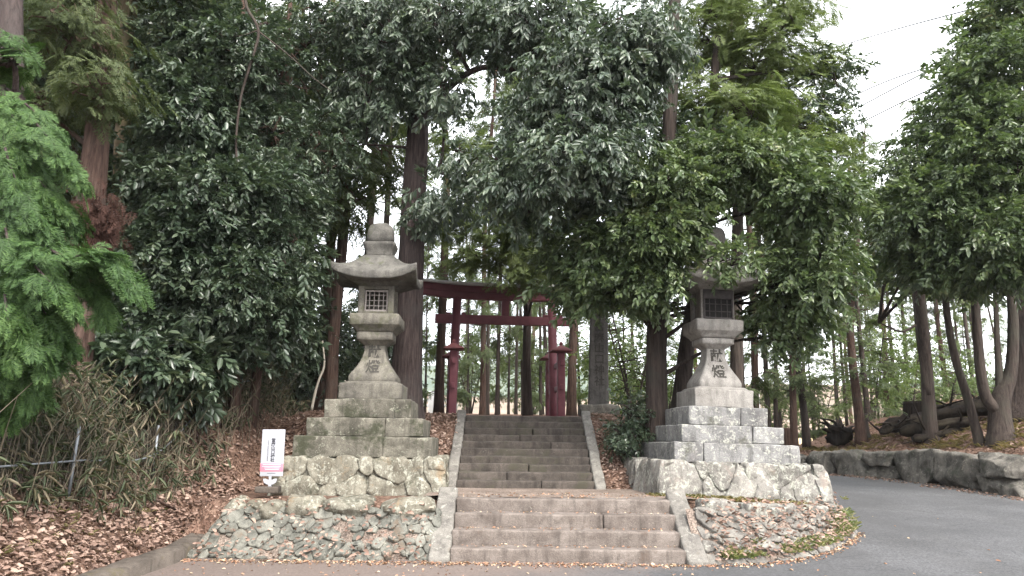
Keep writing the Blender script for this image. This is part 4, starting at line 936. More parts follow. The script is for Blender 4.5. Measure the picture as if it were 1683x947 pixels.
tree('old_tree', 'thick dark hollow trunk behind the many stemmed evergreen at the right edge', 'tree',
     [(1692, 690, 22.4, .62), (1690, 600, 22.4, .5), (1684, 480, 22.4, .42), (1690, 300, 22.4, .36)], [(1690, 420, 21, 60, 50, .8, 40)], 'fine', M['darkbark'], M['l_dark'], 19, 24, 8, .3, 1.2, .3, barkamp=.2)
# ---- the two trunks behind the left lantern, and slim undergrowth
tree('cedar_tree', 'slim reddish cedar trunk just left of the mossy lantern base, the paler of two', 'tree',
     [(541, 668, 17.4, .14), (552, 520, 17.4, .13), (566, 330, 17.4, .12), (575, 40, 17.4, .09)], [(560, 330, 16.8, 55, 50, .7, 24), (590, 250, 16.8, 60, 60, .8, 26), (540, 180, 17, 60, 60, .8, 26), (600, 60, 17, 70, 70, .8, 30)], 'fan', M['redbark'], M['h_olive'], 20, 12, 6, .35, 1.2, .4)
tree('cedar_tree', 'slim dark reddish cedar trunk partly hidden by the mossy lantern plinth', 'tree',
     [(524, 672, 18.6, .15), (535, 520, 18.6, .13), (552, 300, 18.6, .12), (560, 40, 18.6, .09)], [(520, 300, 18, 60, 60, .8, 24), (560, 130, 18, 70, 70, .8, 28)], 'fan', M['redbark'], M['h_olive'], 21, 12, 6, .35, 1.2, .4)
sp_ = thing('dead_sapling', 'pale bare sapling bending beside the reddish trunks left of the mossy lantern', 'sapling', at(512, 668, 16.8))
b = MB(); q = np.array([np.array(at(a, c_, 16.8)) for a, c_ in ((512, 675), (517, 650), (524, 625), (533, 600), (530, 560))]); b.add(*tube(spline(q, 16) - np.array(sp_.location), np.linspace(.035, .018, 16), 7)); b.build('stem', plain_mat('pale_dead_wood', (.3, .27, .22), (.45, .41, .35), 8), sp_)
b = MB(); q = np.array([np.array(at(a, c_, 12.6)) for a, c_ in ((403, -40), (405, 10), (425, 52), (410, 110), (396, 160), (388, 230), (392, 285), (402, 330))]); b.add(*tube(spline(q, 40), np.linspace(.03, .016, 40), 7))
q = np.array([np.array(at(a, c_, 12.6)) for a, c_ in ((425, 52), (455, 75), (485, 100), (515, 128), (545, 150))]); b.add(*tube(spline(q, 20), np.linspace(.016, .008, 20), 6))
q = np.array([np.array(at(a, c_, 12.6)) for a, c_ in ((424, 50), (400, 58), (370, 62))]); b.add(*tube(spline(q, 10), np.linspace(.014, .006, 10), 6))
tag(b.build('hanging_vine', M['greybark']), 'bare grey vine looping down in front of the dark left thicket', 'vine')
tree('broadleaf_shrub', 'dense dark shrub on the slope between upper stairs and pale lantern', 'shrub',
     [(1030, 745, 14.6, .03), (1032, 700, 14.6, .025), (1035, 660, 14.6, .02)], [(1030, 712, 14.4, 22, 20, .3, 44), (1038, 680, 14.6, 18, 18, .25, 24), (1016, 700, 14.7, 10, 14, .15, 9)], 'fine', M['darkbark'], M['l_dark'], 22, 6, 7, .12, .7, .1, limb_r=.015)

# ---------------------------------------------------------------- the wood beyond: one tree of each kind, then copies
def proto_conifer(name, hgt, r, first, nb, leaves, bark, seed, kind='farfan', width=1.6, ns=3, sc=1.0):
    rs = np.random.default_rng(seed); root = thing(name, 'slender conifer', 'tree', (0, -500, 0))
    tb = MB(); n = 26; z = np.linspace(-.3, hgt, n); P = np.stack([.10 * vnoise(np.stack([z * .15, z * 0, z * 0], -1), seed) * 3, .1 * vnoise(np.stack([z * .15, z * 0 + 5, z * 0], -1), seed) * 3, z], -1); P[:, :2] -= P[0, :2]
    tb.add(*tube(P, r * (1 - .75 * np.clip(z / hgt, 0, 1)) * (1 + .35 * np.exp(-np.maximum(z, 0) / .3)), 9, bark=.12, seed=seed))
    lb = MB()
    for i in range(nb):
        t = (i + rs.uniform(0, 1)) / nb; h = first + (hgt - first) * t; a = rs.uniform(0, 2 * PI); L = width * (1 - .75 * t) * rs.uniform(.5, 1.2) * (1 if rs.random() < .9 else 1.5)
        h = rs.uniform(min(1.8, first), first) if i < 7 else h; L = L * (.55 if i < 7 else 1)
        s = np.array([np.interp(h, z, P[:, 0]), np.interp(h, z, P[:, 1]), h]); e = s + np.array([math.cos(a) * L, math.sin(a) * L, .1 * L - .25 * L * L * .5])
        q = spline([s, (s + e) / 2 + np.array([0, 0, .12]), e], 6); tb.add(*tube(q, np.linspace(.022, .006, 6), 4, cap=False))
        if rs.random() < .14: continue
        m = int(ns * (2 + L * 2)); f = rs.uniform(.25, 1, m); k = np.clip((f * 5).astype(int), 0, 4); T = q[k] + (q[k + 1] - q[k]) * (f * 5 - k)[:, None] + rs.normal(0, .1, (m, 3))
        X = np.tile(e - s, (m, 1)) / L + rs.normal(0, .5, (m, 3)); X[:, 2] = -.25 + rs.normal(0, .2, m)
        scatter(lb, PROTO[kind], T, X, np.array([0, 0, 1.]) + rs.normal(0, .35, (m, 3)), sc * rs.uniform(.6, 1.15, m), rs)
    tb.build('trunk', bark, root); lb.build('crown', leaves, root); return root
def proto_bush(name, hgt, wid, ncl, leaves, bark, seed, kind='coarse', stems=3, base=.3, ns=7, sc=1.0, r=.05):
    rs = np.random.default_rng(seed); root = thing(name, 'bush', 'tree', (0, -500, 0)); tb = MB(); lb = MB(); blobs = []
    for i in range(stems):
        a = 2 * PI * i / stems + rs.uniform(-.5, .5); e = np.array([math.cos(a) * wid * .45, math.sin(a) * wid * .45, hgt * rs.uniform(.6, .85)])
        q = spline([(0, 0, -.2), e * np.array([.35, .35, .4]), e], 12); tb.add(*tube(q, np.linspace(r, r * .3, 12), 7))
        for k in range(3):
            f = .45 + .27 * k; c = q[min(11, int(f * 11))] + rs.normal(0, .12, 3) * wid; c[2] = max(c[2], hgt * base)
            blobs.append((c, np.array([wid * .38, wid * .38, hgt * .2]) * rs.uniform(.8, 1.2), ncl // (3 * stems), q))
    crown(lb, tb, blobs, kind, rs, ns, .12 * wid + .12, sc, .2)
    tb.build('trunk', bark, root); lb.build('crown', leaves, root); return root
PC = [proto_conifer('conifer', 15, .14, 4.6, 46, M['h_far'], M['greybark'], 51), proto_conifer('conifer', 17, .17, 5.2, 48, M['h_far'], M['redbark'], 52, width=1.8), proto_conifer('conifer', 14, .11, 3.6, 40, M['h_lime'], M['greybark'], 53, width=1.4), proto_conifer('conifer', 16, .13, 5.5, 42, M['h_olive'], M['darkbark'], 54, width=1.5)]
PD = [proto_bush('dense_evergreen', 9, 4.2, 330, M['l_dark'], M['darkbark'], 61, 'coarse', 4, .22, 8, 1.0, .16), proto_bush('dense_evergreen', 11, 4.6, 380, M['l_dark'], M['darkbark'], 62, 'coarse', 4, .25, 8, 1.05, .18)]
PS = [proto_bush('leafy_sapling', 4.2, 2.2, 100, M['l_light'], M['greybark'], 63, 'fine', 4, .3, 6, 1.2, .04), proto_bush('evergreen_bush', 2.2, 2.0, 130, M['l_dark'], M['darkbark'], 64, 'fine', 5, .2, 7, 1.2, .04), proto_bush('leafy_sapling', 5.5, 2.8, 130, M['l_mid'], M['greybark'], 65, 'coarse', 4, .3, 6, .8, .05)]
PY = proto_conifer('young_conifer', 7.5, .06, .8, 46, M['h_far'], M['greybark'], 55, width=1.3, ns=4, sc=.8)
used = {}
def place(proto, px, y, label, group, hs=1.0, ws=1.0, rot=None, dx=0, tilt=0):
    x = xat(px, y); z = zat(x, y) - .05; rot = (px * 1.7) % 6.28 if rot is None else rot
    if id(proto) not in used: used[id(proto)] = 1; r = proto; r.location = (x, y, z); r.rotation_euler = (0, tilt, rot); r.scale = (ws, ws, hs); r['label'] = label
    else: r = dup(proto, (x, y, z), rot, (ws, ws, hs), label); r.rotation_euler = (0, tilt, rot)
    r['group'] = group; return r
def nth(i): return ['first', 'second', 'third', 'fourth', 'fifth', 'sixth', 'seventh', 'eighth', 'ninth', 'tenth', 'eleventh', 'twelfth', 'thirteenth', 'fourteenth', 'fifteenth', 'sixteenth', 'seventeenth', 'eighteenth', 'nineteenth', 'twentieth'][i]
GG = 'slender conifers behind the red gate'
for i, (px, y, k, s) in enumerate([(723, 21.8, 1, .95), (795, 25.5, 1, .95), (803, 27, 0, 1), (819, 28, 3, 1.05), (838, 33, 2, 1.1), (850, 31, 0, 1), (862, 32, 3, 1.1), (892, 27.5, 0, .9), (903, 29, 3, 1.0), (942, 24.5, 1, .9)]):
    lab = ['thick bare trunk left of the red gate, against the pale sky', 'left trunk of the close pair seen through the red gate', 'right trunk of the close pair seen through the red gate', 'lone straight dark trunk between the close pair and the gate middle', 'thinnest pale trunk near the middle of the red gate opening', 'slim trunk just right of the gate middle, left of its darker neighbour', 'dark slim trunk just right of the gate middle', 'left of two trunks beside the right pillar of the red gate', 'right of two trunks against the right pillar of the red gate', 'flared trunk between the red gate and the inscribed slab'][i]
    place(PC[k], px, y, lab, GG, s, [.85, .62, .55, .6, .5, .5, .6, .5, .62, .9][i])
GR = 'conifers in the sunlit stand beyond the road'
for i, (px, y, k, s) in enumerate([(1225, 22.5, 3, 1), (1244, 23, 1, .95), (1266, 27, 0, .95), (1278, 30, 3, .9), (1286, 32, 2, 1), (1307, 26.5, 1, .95), (1381, 36, 0, 1), (1396, 33, 2, .95), (1431, 27.5, 0, .95), (1462, 31, 1, .95), (1480, 35, 0, .95), (1502, 33, 3, .9), (1568, 34, 1, .95), (1590, 36, 2, 1), (1612, 33, 0, .95), (1630, 37, 3, 1), (1440, 44, 2, 1)]):
    place(PC[k], px, y, 'slim conifer in the sunlit stand, %s trunk from the left, right of the pale lantern' % nth(i), GR, min(s, (y * .36 + 1) / 15.5) if 1372 < px < 1520 else s, .75)
place(PC[3], 1327, 27.2, 'grey conifer leaning left right of the pale lantern, by the root clump', GR, .9, 1.05, tilt=R(-3.5))
place(PC[1], 1416, 25.4, 'dark leaning conifer beside the upturned root clump on the bank', GR, .56, 1.0, tilt=R(-4))
GB = 'conifers far behind the gate and slab'
rs = np.random.default_rng(91)
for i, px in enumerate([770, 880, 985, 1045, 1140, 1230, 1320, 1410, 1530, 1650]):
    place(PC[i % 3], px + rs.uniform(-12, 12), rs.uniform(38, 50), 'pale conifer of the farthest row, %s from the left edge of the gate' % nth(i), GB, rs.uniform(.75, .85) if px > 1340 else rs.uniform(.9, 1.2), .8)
GD = 'dense dark evergreens at the back of the left thicket'
for i, (px, y, k) in enumerate([(-60, 15, 0), (60, 16, 1), (150, 17.5, 0), (250, 18, 1), (330, 19, 0), (20, 21, 1), (120, 23, 0), (260, 26, 1)]):
    place(PD[k], px, y, 'dense dark evergreen at the back of the left thicket, %s of its row' % nth(i), GD, rs.uniform(.95, 1.25), rs.uniform(.9, 1.1))
GH = 'conifers rising over the back of the left thicket'
for i, (px, y, k) in enumerate([(30, 19, 3), (110, 20, 1), (235, 20, 3), (340, 21.5, 1), (400, 23, 3), (470, 24, 0), (500, 20.5, 1), (590, 22, 3), (620, 26, 0), (645, 31, 2)]):
    place(PC[k], px, y, 'tall conifer rising behind the left thicket, %s from the left edge' % nth(i), GH, 1.1, 1.1)
GU = 'young leafy trees in the understorey'
for i, (px, y, k, lab) in enumerate([(1045, 22, 0, 'light green sapling behind the shrub by the upper stairs'), (1090, 25, 0, 'light green sapling between the dark trunk and the pale lantern'), (1010, 29, 0, 'leafy young tree behind the inscribed slab'), (1440, 28, 0, 'light green sapling behind the upturned root clump'), (1500, 30, 0, 'light green sapling behind the fallen logs'), (1560, 31, 0, 'leafy young tree behind the curved stem on the bank'), (1620, 31, 0, 'light green sapling behind the many stemmed evergreen'), (880, 37, 0, 'far light green sapling seen through the red gate'), (775, 40, 2, 'leafy young tree seen beside the left pillar of the red gate'), (1350, 38, 0, 'leafy young tree in the gap right of the pale lantern'), (1280, 40, 0, 'far light green sapling right of the pale lantern plinth')]):
    place(PS[k], px, y, lab, GU, rs.uniform(.85, 1.15), rs.uniform(.9, 1.1))
GE = 'dark bushes on the slope behind the mossy lantern'
for i, (px, y, lab) in enumerate([(445, 17.5, 'dark bush on the litter slope left of the mossy lantern'), (490, 19, 'dark bush behind the pale bent sapling'), (380, 17, 'dark bush behind the slim upright trunk of the thicket'), (330, 16, 'dark bush in the shade at the middle of the thicket'), (580, 21, 'dark bush right behind the mossy lantern shaft'), (270, 15, 'dark bush behind the large leaved shrub')]):
    place(PS[1], px, y, lab, GE, rs.uniform(1, 1.5), rs.uniform(.9, 1.2))

GY = 'young conifers between the far trunks'
for i, (px, y, lab) in enumerate([(770, 36, 'young pale conifer just right of the gate left pillar'), (822, 38, 'young pale conifer in the left half of the gate opening'), (868, 35, 'young pale conifer in the right half of the gate opening'), (895, 40, 'young pale conifer close to the gate right pillar'), (700, 33, 'young pale conifer left of the gate, beside the far guard rail'), (955, 34, 'young pale conifer between gate and inscribed slab'), (1030, 31, 'young pale conifer right of the inscribed slab'), (1100, 33, 'young pale conifer behind the leaning trunk'), (1340, 38, 'young pale conifer left of the root clump'), (1450, 38, 'young pale conifer left of the log pile'), (1545, 37, 'young pale conifer behind the curved stem'), (1600, 39, 'young pale conifer behind the low forking evergreen')]):
    place(PY, px, y, lab, GY, rs.uniform(.8, 1.2), rs.uniform(.9, 1.2))
# ---------------------------------------------------------------- litter, bamboo grass, grass
def terr_frame(x, y):
    e = .08; zx = (H(x + e, y) - H(x - e, y)) / (2 * e); zy = (H(x, y + e) - H(x, y - e)) / (2 * e); return nrm(np.stack([-zx, -zy, np.ones_like(zx)], -1))
def litter(mb, x, y, z, nn, L, rs, lift=.015):
    n_ = len(x); a = rs.uniform(0, 2 * PI, n_); d = np.stack([np.cos(a), np.sin(a), rs.normal(0, .25, n_)], -1); nn = nn + rs.normal(0, .38, (n_, 3))
    V, F = leaf_geo(np.stack([x, y, z + rs.uniform(.004, lift, n_)], -1), d, nn, L, L * rs.uniform(.4, .62, n_), fold=.22, droop=.25)
    mb.add(V.reshape(-1, 3), (np.arange(n_)[:, None, None] * 6 + F[None]).reshape(-1, 4))
rs = np.random.default_rng(101); lb = MB()
def area(n_, x0, x1, y0, y1, L0, L1, keep=None, lift=.05):
    x = rs.uniform(x0, x1, n_); y = rs.uniform(y0, y1, n_)
    if keep is not None: k = keep(x, y); x, y = x[k], y[k]
    k = rs.random(len(x)) < .35 + 1.1 * (vnoise(np.stack([x * 1.7, y * 1.7, 0 * x], -1), 21) * .5 + .5); x, y = x[k], y[k]
    litter(lb, x, y, np.maximum(H(x, y), zr(x, y) + .01), terr_frame(x, y), L0 * .6 + (L1 - L0 * .6) * rs.beta(1.6, 2.2, len(x)), rs, lift)
area(15000, -6.2, -4.28, 5.6, 13.2, .05, .115); area(5200, -8, -3.6, 13, 17.5, .06, .12); area(2600, -10, -6.2, 6, 13, .06, .12)
area(1700, -1.9, -1.05, 13.6, 16.4, .05, .1); area(1500, 1.6, 2.6, 13.6, 16.6, .05, .1)
bank = lambda x, y: wall_sd(x, y) > .25
area(14000, 8.5, 16, 16.5, 27, .06, .13, bank); area(2500, 6, 12, 22, 30, .07, .14, bank)
foot = lambda x, y: (np.abs(wall_sd(x, y) + .8 + .25 * vnoise(np.stack([x * 1.5, y * 1.5, 0 * x], -1), 3)) < .38)
area(9000, 8.5, 13, 14.5, 25, .05, .10, foot, .03)
area(420, -4.1, -1.0, 10.3, 11.2, .04, .09); 
x = rs.uniform(2.6, 5.3, 900); f = rs.uniform(0, 1, 900); y = yfront(x) - .66 * (1 - f) - .03; z = zr(x, y) + (.69 - .16 * sstep(2.6, 5.2, x)) * f + .05
litter(lb, x, y, z, np.tile([0, -.7, .7], (900, 1)), rs.uniform(.03, .085, 900), rs, .05)
x = rs.uniform(-4.1, -1.0, 340); f = rs.uniform(0, 1, 340) ** 1.5; y = 10.28 + .62 * f - .06; litter(lb, x, y, .6 * f + .06, np.tile([0, -.7, .7], (340, 1)), rs.uniform(.04, .09, 340), rs, .03)
lm = leaf_mat('fallen_brown_leaves', [(0, (.06, .036, .028)), (.35, (.17, .108, .084)), (.7, (.31, .215, .172)), (.94, (.42, .325, .265)), (1, (.24, .07, .04))], .75, .25, .08)
tag(lb.build('leaf_litter', lm), kind='stuff')
# straw coloured scraps along the feet of walls and on the paving
lb = MB(); n_ = 1500; x = rs.uniform(-4.1, 5.6, n_); y = np.where(x < 2.7, 10.2, yfront(x) - .72) - np.abs(rs.normal(0, .10, n_)) - .01; litter(lb, x, y, zr(x, y) + .008, np.tile([0, 0, 1.], (n_, 1)), rs.uniform(.02, .06, n_), rs, .015)
n_ = 500; x = rs.uniform(-4, 2.5, n_); y = rs.uniform(7, 10.2, n_); litter(lb, x, y, zr(x, y) + .008, np.tile([0, 0, 1.], (n_, 1)), rs.uniform(.02, .05, n_), rs, .008)
n_ = 260; x = rs.uniform(-.7, 2.2, n_); i = rs.integers(0, 4, n_); litter(lb, x, 10.28 + i * .3 + rs.uniform(.03, .28, n_), (i + 1) * .184 + .012, np.tile([0, 0, 1.], (n_, 1)), rs.uniform(.02, .05, n_), rs, .008)
n_ = 700; x = rs.uniform(-1.2, 5, n_); y = rs.uniform(11.5, 12.4, n_); y = np.maximum(y, yfront(x) + .05); litter(lb, x, y, H(x, y) + .02, np.tile([0, 0, 1.], (n_, 1)), rs.uniform(.02, .06, n_), rs, .02)
n_ = 60; x = rs.uniform(3, 10, n_); y = rs.uniform(7, 15, n_); litter(lb, x, y, zr(x, y) + .008, np.tile([0, 0, 1.], (n_, 1)), rs.uniform(.03, .07, n_), rs, .01)
tag(lb.build('dry_leaf_scraps', leaf_mat('dry_leaf_scraps', [(0, (.16, .07, .045)), (.5, (.34, .20, .13)), (1, (.58, .50, .36))], .8, .2, .05)), kind='stuff')
# bamboo grass on the left bank
def bamboo():
    n_ = 7500; y = rs.uniform(6.0, 17, n_); edge = -4.98 + .35 * sstep(11, 15, y) + .28 * vnoise(np.stack([y * .9, y * 0, y * 0], -1), 4); u = rs.random(n_) ** 1.15 * 4.2; x = edge - u; k = rs.random(n_) < .25 + .75 * sstep(.1, .9, u); x, y, u = x[k], y[k], u[k]; n_ = len(x)
    z = H(x, y); h = rs.uniform(.45, 1.25, n_) * (.34 + .85 * sstep(.05, 1.1, u)); st = MB(); lf = MB()
    lean = rs.normal(0, .22, (n_, 2)) + np.array([.16, -.1]); base = np.stack([x, y, z], -1)
    t = np.linspace(0, 1, 5)
    P = base[:, None] + np.stack([lean[:, None, 0] * t ** 2 * h[:, None], lean[:, None, 1] * t ** 2 * h[:, None], t * h[:, None]], -1)
    for i in range(n_): st.add(*tube(P[i], np.linspace(.0075, .0035, 5), 3, cap=False))
    m = 6; f = rs.uniform(.3, 1, (n_, m)); f[:, :3] = rs.uniform(.9, 1, (n_, 3)); pos = base[:, None] + np.stack([lean[:, None, 0] * f ** 2 * h[:, None], lean[:, None, 1] * f ** 2 * h[:, None], f * h[:, None]], -1)
    a = rs.uniform(0, 2 * PI, (n_, m)); d = np.stack([np.cos(a), np.sin(a), rs.normal(-.45, .6, (n_, m))], -1); L = rs.uniform(.10, .22, (n_, m))
    V, F = leaf_geo(pos.reshape(-1, 3), d.reshape(-1, 3), rs.normal(0, .5, (n_ * m, 3)) + np.array([0, 0, 1.]), L.ravel(), L.ravel() * rs.uniform(.12, .19, n_ * m), fold=.2, droop=.35)
    lf.add(V.reshape(-1, 3), (np.arange(n_ * m)[:, None, None] * 6 + F[None]).reshape(-1, 4))
    for i in range(800):
        yb = rs.uniform(6, 16); xb = -4.95 + .35 * float(sstep(11, 15, yb)) - 2.6 * rs.random() ** 1.3; L_ = rs.uniform(.5, 1.25); e = rs.normal(0, .3, 2) * L_; p_ = np.array([xb, yb, zat(xb, yb)]); st.add(*tube(np.array([p_, p_ + [e[0] * .4, e[1] * .4, L_ * .6], p_ + [e[0], e[1], L_]]), [.0065, .005, .003], 3, cap=False))
    root = bpy.data.objects.new('bamboo_grass', None); COL.objects.link(root); tag(root, kind='stuff')
    gm = leaf_mat('bamboo_grass_leaves', [(0, (.026, .036, .02)), (.35, (.055, .07, .036)), (.6, (.09, .105, .056)), (.66, (.15, .128, .085)), (.85, (.24, .20, .14)), (1, (.42, .36, .26))], .6, .3, .2, 2.5)
    sm = leaf_mat('bamboo_grass_canes', [(0, (.07, .062, .042)), (1, (.20, .165, .12))], .7, .3, 0)
    st.build('canes', sm, root, kind='stuff'); lf.build('leaves', gm, root, kind='stuff')
bamboo()
def grass(name, pts, L0, L1, per, stops, nrm_out=(0, 0, 1), w=.011):
    n_ = len(pts); P = np.repeat(pts, per, 0) + rs.normal(0, .03, (n_ * per, 3)) * np.array([1, 1, .1]); N_ = len(P)
    a = rs.uniform(0, 2 * PI, N_); d = np.stack([np.cos(a) * .55, np.sin(a) * .55, np.ones(N_) * rs.uniform(.25, 1.1, N_)], -1); L = rs.uniform(L0, L1, N_)
    V, F = leaf_geo(P, d, np.stack([-np.cos(a), -np.sin(a), np.ones(N_) * .6], -1), L, np.full(N_, w), fold=.2, droop=.5)
    b = MB(); b.add(V.reshape(-1, 3), (np.arange(N_)[:, None, None] * 6 + F[None]).reshape(-1, 4)); return tag(b.build(name, leaf_mat(name + '_blades', stops, .6, .3, .25, 3)), kind='stuff')
x = np.concatenate([rs.uniform(2.75, 3.3, 60), rs.uniform(3.6, 5.6, 130), rs.normal(5.3, .25, 50)]); y = yfront(x) - .60 + np.abs(rs.normal(0, .07, len(x))) * (1 + 1.6 * (x > 4.8)); f = np.clip((y - yfront(x) + .66) / .66, 0, 1)
grass('grass', np.stack([x, y, zr(x, y) + f * .5 + .02], -1), .04, .11, 8, [(0, (.10, .14, .05)), (.45, (.19, .24, .09)), (.65, (.32, .31, .15)), (1, (.55, .46, .28))])
x = rs.uniform(2.2, 5.1, 420); y = 12.28 - np.abs(rs.normal(0, .12, 420)) + .03 * (x - 2); y = np.maximum(y, yfront(x) + .02)
x = np.concatenate([x, rs.uniform(-6, -4.4, 90)]); y = np.concatenate([y, rs.uniform(6.6, 11.5, 90)])
grass('dry_grass', np.stack([x, y, H(x, y)], -1), .05, .13, 7, [(0, (.09, .11, .035)), (.4, (.22, .2, .09)), (1, (.48, .4, .24))])
x, y = rs.uniform(9, 15, 500), rs.uniform(18.5, 27, 500); k = wall_sd(x, y) > .5; grass('bank_grass', np.stack([x[k], y[k], H(x[k], y[k])], -1), .1, .3, 7, [(0, (.11, .12, .05)), (.5, (.25, .2, .1)), (1, (.42, .34, .2))], w=.014)

# ---------------------------------------------------------------- wire fence on the bank
galv = plain_mat('galvanised_steel', (.16, .17, .18), (.26, .28, .30), 9, .6, .1, .5, .3)
rustw = plain_mat('rusty_wire', (.06, .055, .05), (.14, .12, .105), 9, .8, 0, .2, .2)
def fence():
    F_ = np.array([(-5.1, 5.6), (-5.14, 7.4), (-5.2, 9.4), (-5.22, 11.6), (-5.15, 13.6), (-5.1, 15.4)]); z = H(F_[:, 0], F_[:, 1])
    root = thing('wire_fence', 'rusty wire mesh fence with thin steel posts in the bamboo grass', 'fence', (-5.2, 9.4, float(z[2]))); o = np.array([-5.2, 9.4, z[2]])
    B = np.c_[F_, z] - o; tilt = np.array([[.02, 0], [-.03, .02], [.06, -.03], [.01, .03], [-.02, 0], [0, 0]]); T = B + np.c_[tilt, np.full(6, .80)]
    for i in range(6):
        b = MB(); b.add(*tube([B[i] - [0, 0, .3], T[i]], [.019, .019], 8)); b.build('post', galv, root)
    Mid = B + (T - B) * .5
    b = MB(); b.add(*tube(spline(Mid, 40) + np.array([.03, 0, 0]), np.full(40, .012), 6)); b.build('rail', galv, root)
    b = MB(); top = spline(T, 60); bot = spline(B + [0, 0, .08], 60); s = np.linspace(0, 59, 200)
    ip = lambda A, u: np.stack([np.interp(u, np.arange(60), A[:, k]) for k in range(3)], -1)
    for u in s: b.add(*tube(np.stack([ip(bot, u) + rs.normal(0, .008, 3), (ip(bot, u) + ip(top, u)) / 2 + rs.normal(0, .015, 3), ip(top, u)]), [.0013] * 3, 3, cap=False))
    for f in np.linspace(0, 1, 9): q = bot * (1 - f) + top * f + rs.normal(0, .008, bot.shape); b.add(*tube(q, np.full(60, .0014), 3, cap=False))
    b.build('wire_mesh', rustw, root)
fence()
p0, p1 = [Vector((x_, y_, zat(x_, y_) + .1)) for x_, y_ in ((-5.0, 10.8), (-4.75, 11.4))]
b = MB(); b.add(*tube([p0, (p0 + p1) / 2 + Vector((0, 0, .03)), p1], [.02, .022, .016], 7)); tag(b.build('fallen_branch', M['redbark']), 'bare pinkish stick lying on the litter below the fence rail', 'branch')

# ---------------------------------------------------------------- logs, stump and root clump on the right bank
M['rot'] = bark_mat('rotten_dark_wood', (.006, .005, .0045), (.026, .02, .017), (.05, .042, .03), 14, 1.0)
def log(name, label, cat, pts, r0, r1, seed):
    P = np.array([at(*p) for p in pts]); n_ = 24; q = spline(P, n_); c = P[0].copy(); b = MB(); V, F, t = tube(q - c, np.linspace(r0, r1, n_) * (1 + .16 * vnoise(np.c_[np.linspace(0, 7, n_), np.zeros(n_), np.zeros(n_)], seed)) * np.minimum(1, .45 + .55 * np.minimum(np.arange(n_), n_ - 1 - np.arange(n_)) / 2), 20, bark=.42, seed=seed, ridges=7); b.add(rough(rough(V, .03, 2.0, seed), .025, 9, seed + 3), F, t)
    for k in range(5):
        a = q[int(rs.integers(2, n_ - 2))] - c; e = rs.normal(0, .28, 3) + np.array([0, -.15, .22]); b.add(*tube(spline([a, a + e * .6, a + e * 1.3 + rs.normal(0, .08, 3)], 6), np.linspace(.05, .012, 6), 5))
    o = b.build(name, M['rot'], None); o.location = Vector(c); return tag(o, label, cat, 'fallen logs on the bank')
log('fallen_log', 'longest dark rotten log, lying highest on the bank behind the twin stems', 'log', [(1452, 704, 24.2), (1530, 684, 24), (1632, 664, 23.6)], .21, .15, 3)
log('fallen_log', 'thick rotten log in front of the longest one, ending at the curved stem', 'log', [(1478, 710, 23.4), (1540, 700, 23.0), (1600, 692, 22.6)], .17, .13, 5)
log('fallen_log', 'short mossy log at the right, under the many stemmed evergreen', 'log', [(1588, 672, 23.4), (1640, 668, 23), (1700, 655, 22.6)], .17, .22, 7)
log('fallen_log', 'thin dark log lying low in the litter before the pile', 'log', [(1500, 722, 22.9), (1545, 714, 22.8), (1585, 706, 22.9)], .12, .09, 15)
log('fallen_log', 'grey weathered log on top of the pile beside the stump', 'log', [(1520, 672, 24.4), (1575, 668, 24.1), (1625, 652, 23.9)], .13, .10, 17)
log('fallen_log', 'short broken log propped at the left end of the log pile', 'log', [(1446, 712, 23.6), (1470, 700, 23.5), (1492, 688, 23.6)], .10, .17, 9)
def stump():
    p = at(1506, 690, 24.6); b = MB(); h = .72; z = np.linspace(-.4, h, 14); b.add(*tube(np.stack([0 * z, 0 * z, z], -1), (.34 + .2 * np.exp(-np.maximum(z, 0) / .2)) * (1 - .25 * np.maximum(z - .5, 0)), 20, bark=.36, seed=12, ridges=7)); o = b.build('tree_stump', M['rot']); o.location = p - Vector((0, 0, .15)); tag(o, 'broad dark sawn stump standing behind the fallen logs', 'stump')
    p = at(1418, 708, 25.6); b = MB(); z = np.linspace(-.4, .75, 10); b.add(*tube(np.stack([0 * z, 0 * z, z], -1), .18 + .08 * np.exp(-np.maximum(z, 0) / .2), 14, bark=.2, seed=13)); o = b.build('tree_stump', M['greybark']); o.location = p - Vector((0, 0, .2)); tag(o, 'small grey stump beside the dark leaning conifer', 'stump')
    p = at(1380, 726, 26.2); c = np.zeros(3); b = MB(); 
    V, F, t = rbox(.75, .6, .62, .25, (8, 7, 7)); b.add(rough(V, .25, 2.6, 21), F, t)
    for i in range(16):
        a = rs.uniform(0, 2 * PI); e = np.array([math.cos(a) * rs.uniform(.35, .6), math.sin(a) * .4, rs.uniform(.0, .8)]); b.add(*tube(spline([(0, 0, .25), e * .6 + rs.normal(0, .08, 3) + np.array([0, 0, .1]), e], 8), np.linspace(.07, .015, 8), 6, bark=.2, seed=i))
    o = b.build('root_clump', M['rot']); o.scale = (1.15, 1.15, 1.15); o.location = p - Vector((0, 0, .12)); tag(o, 'upturned dark root clump on the litter above the boulder wall', 'roots')
stump()
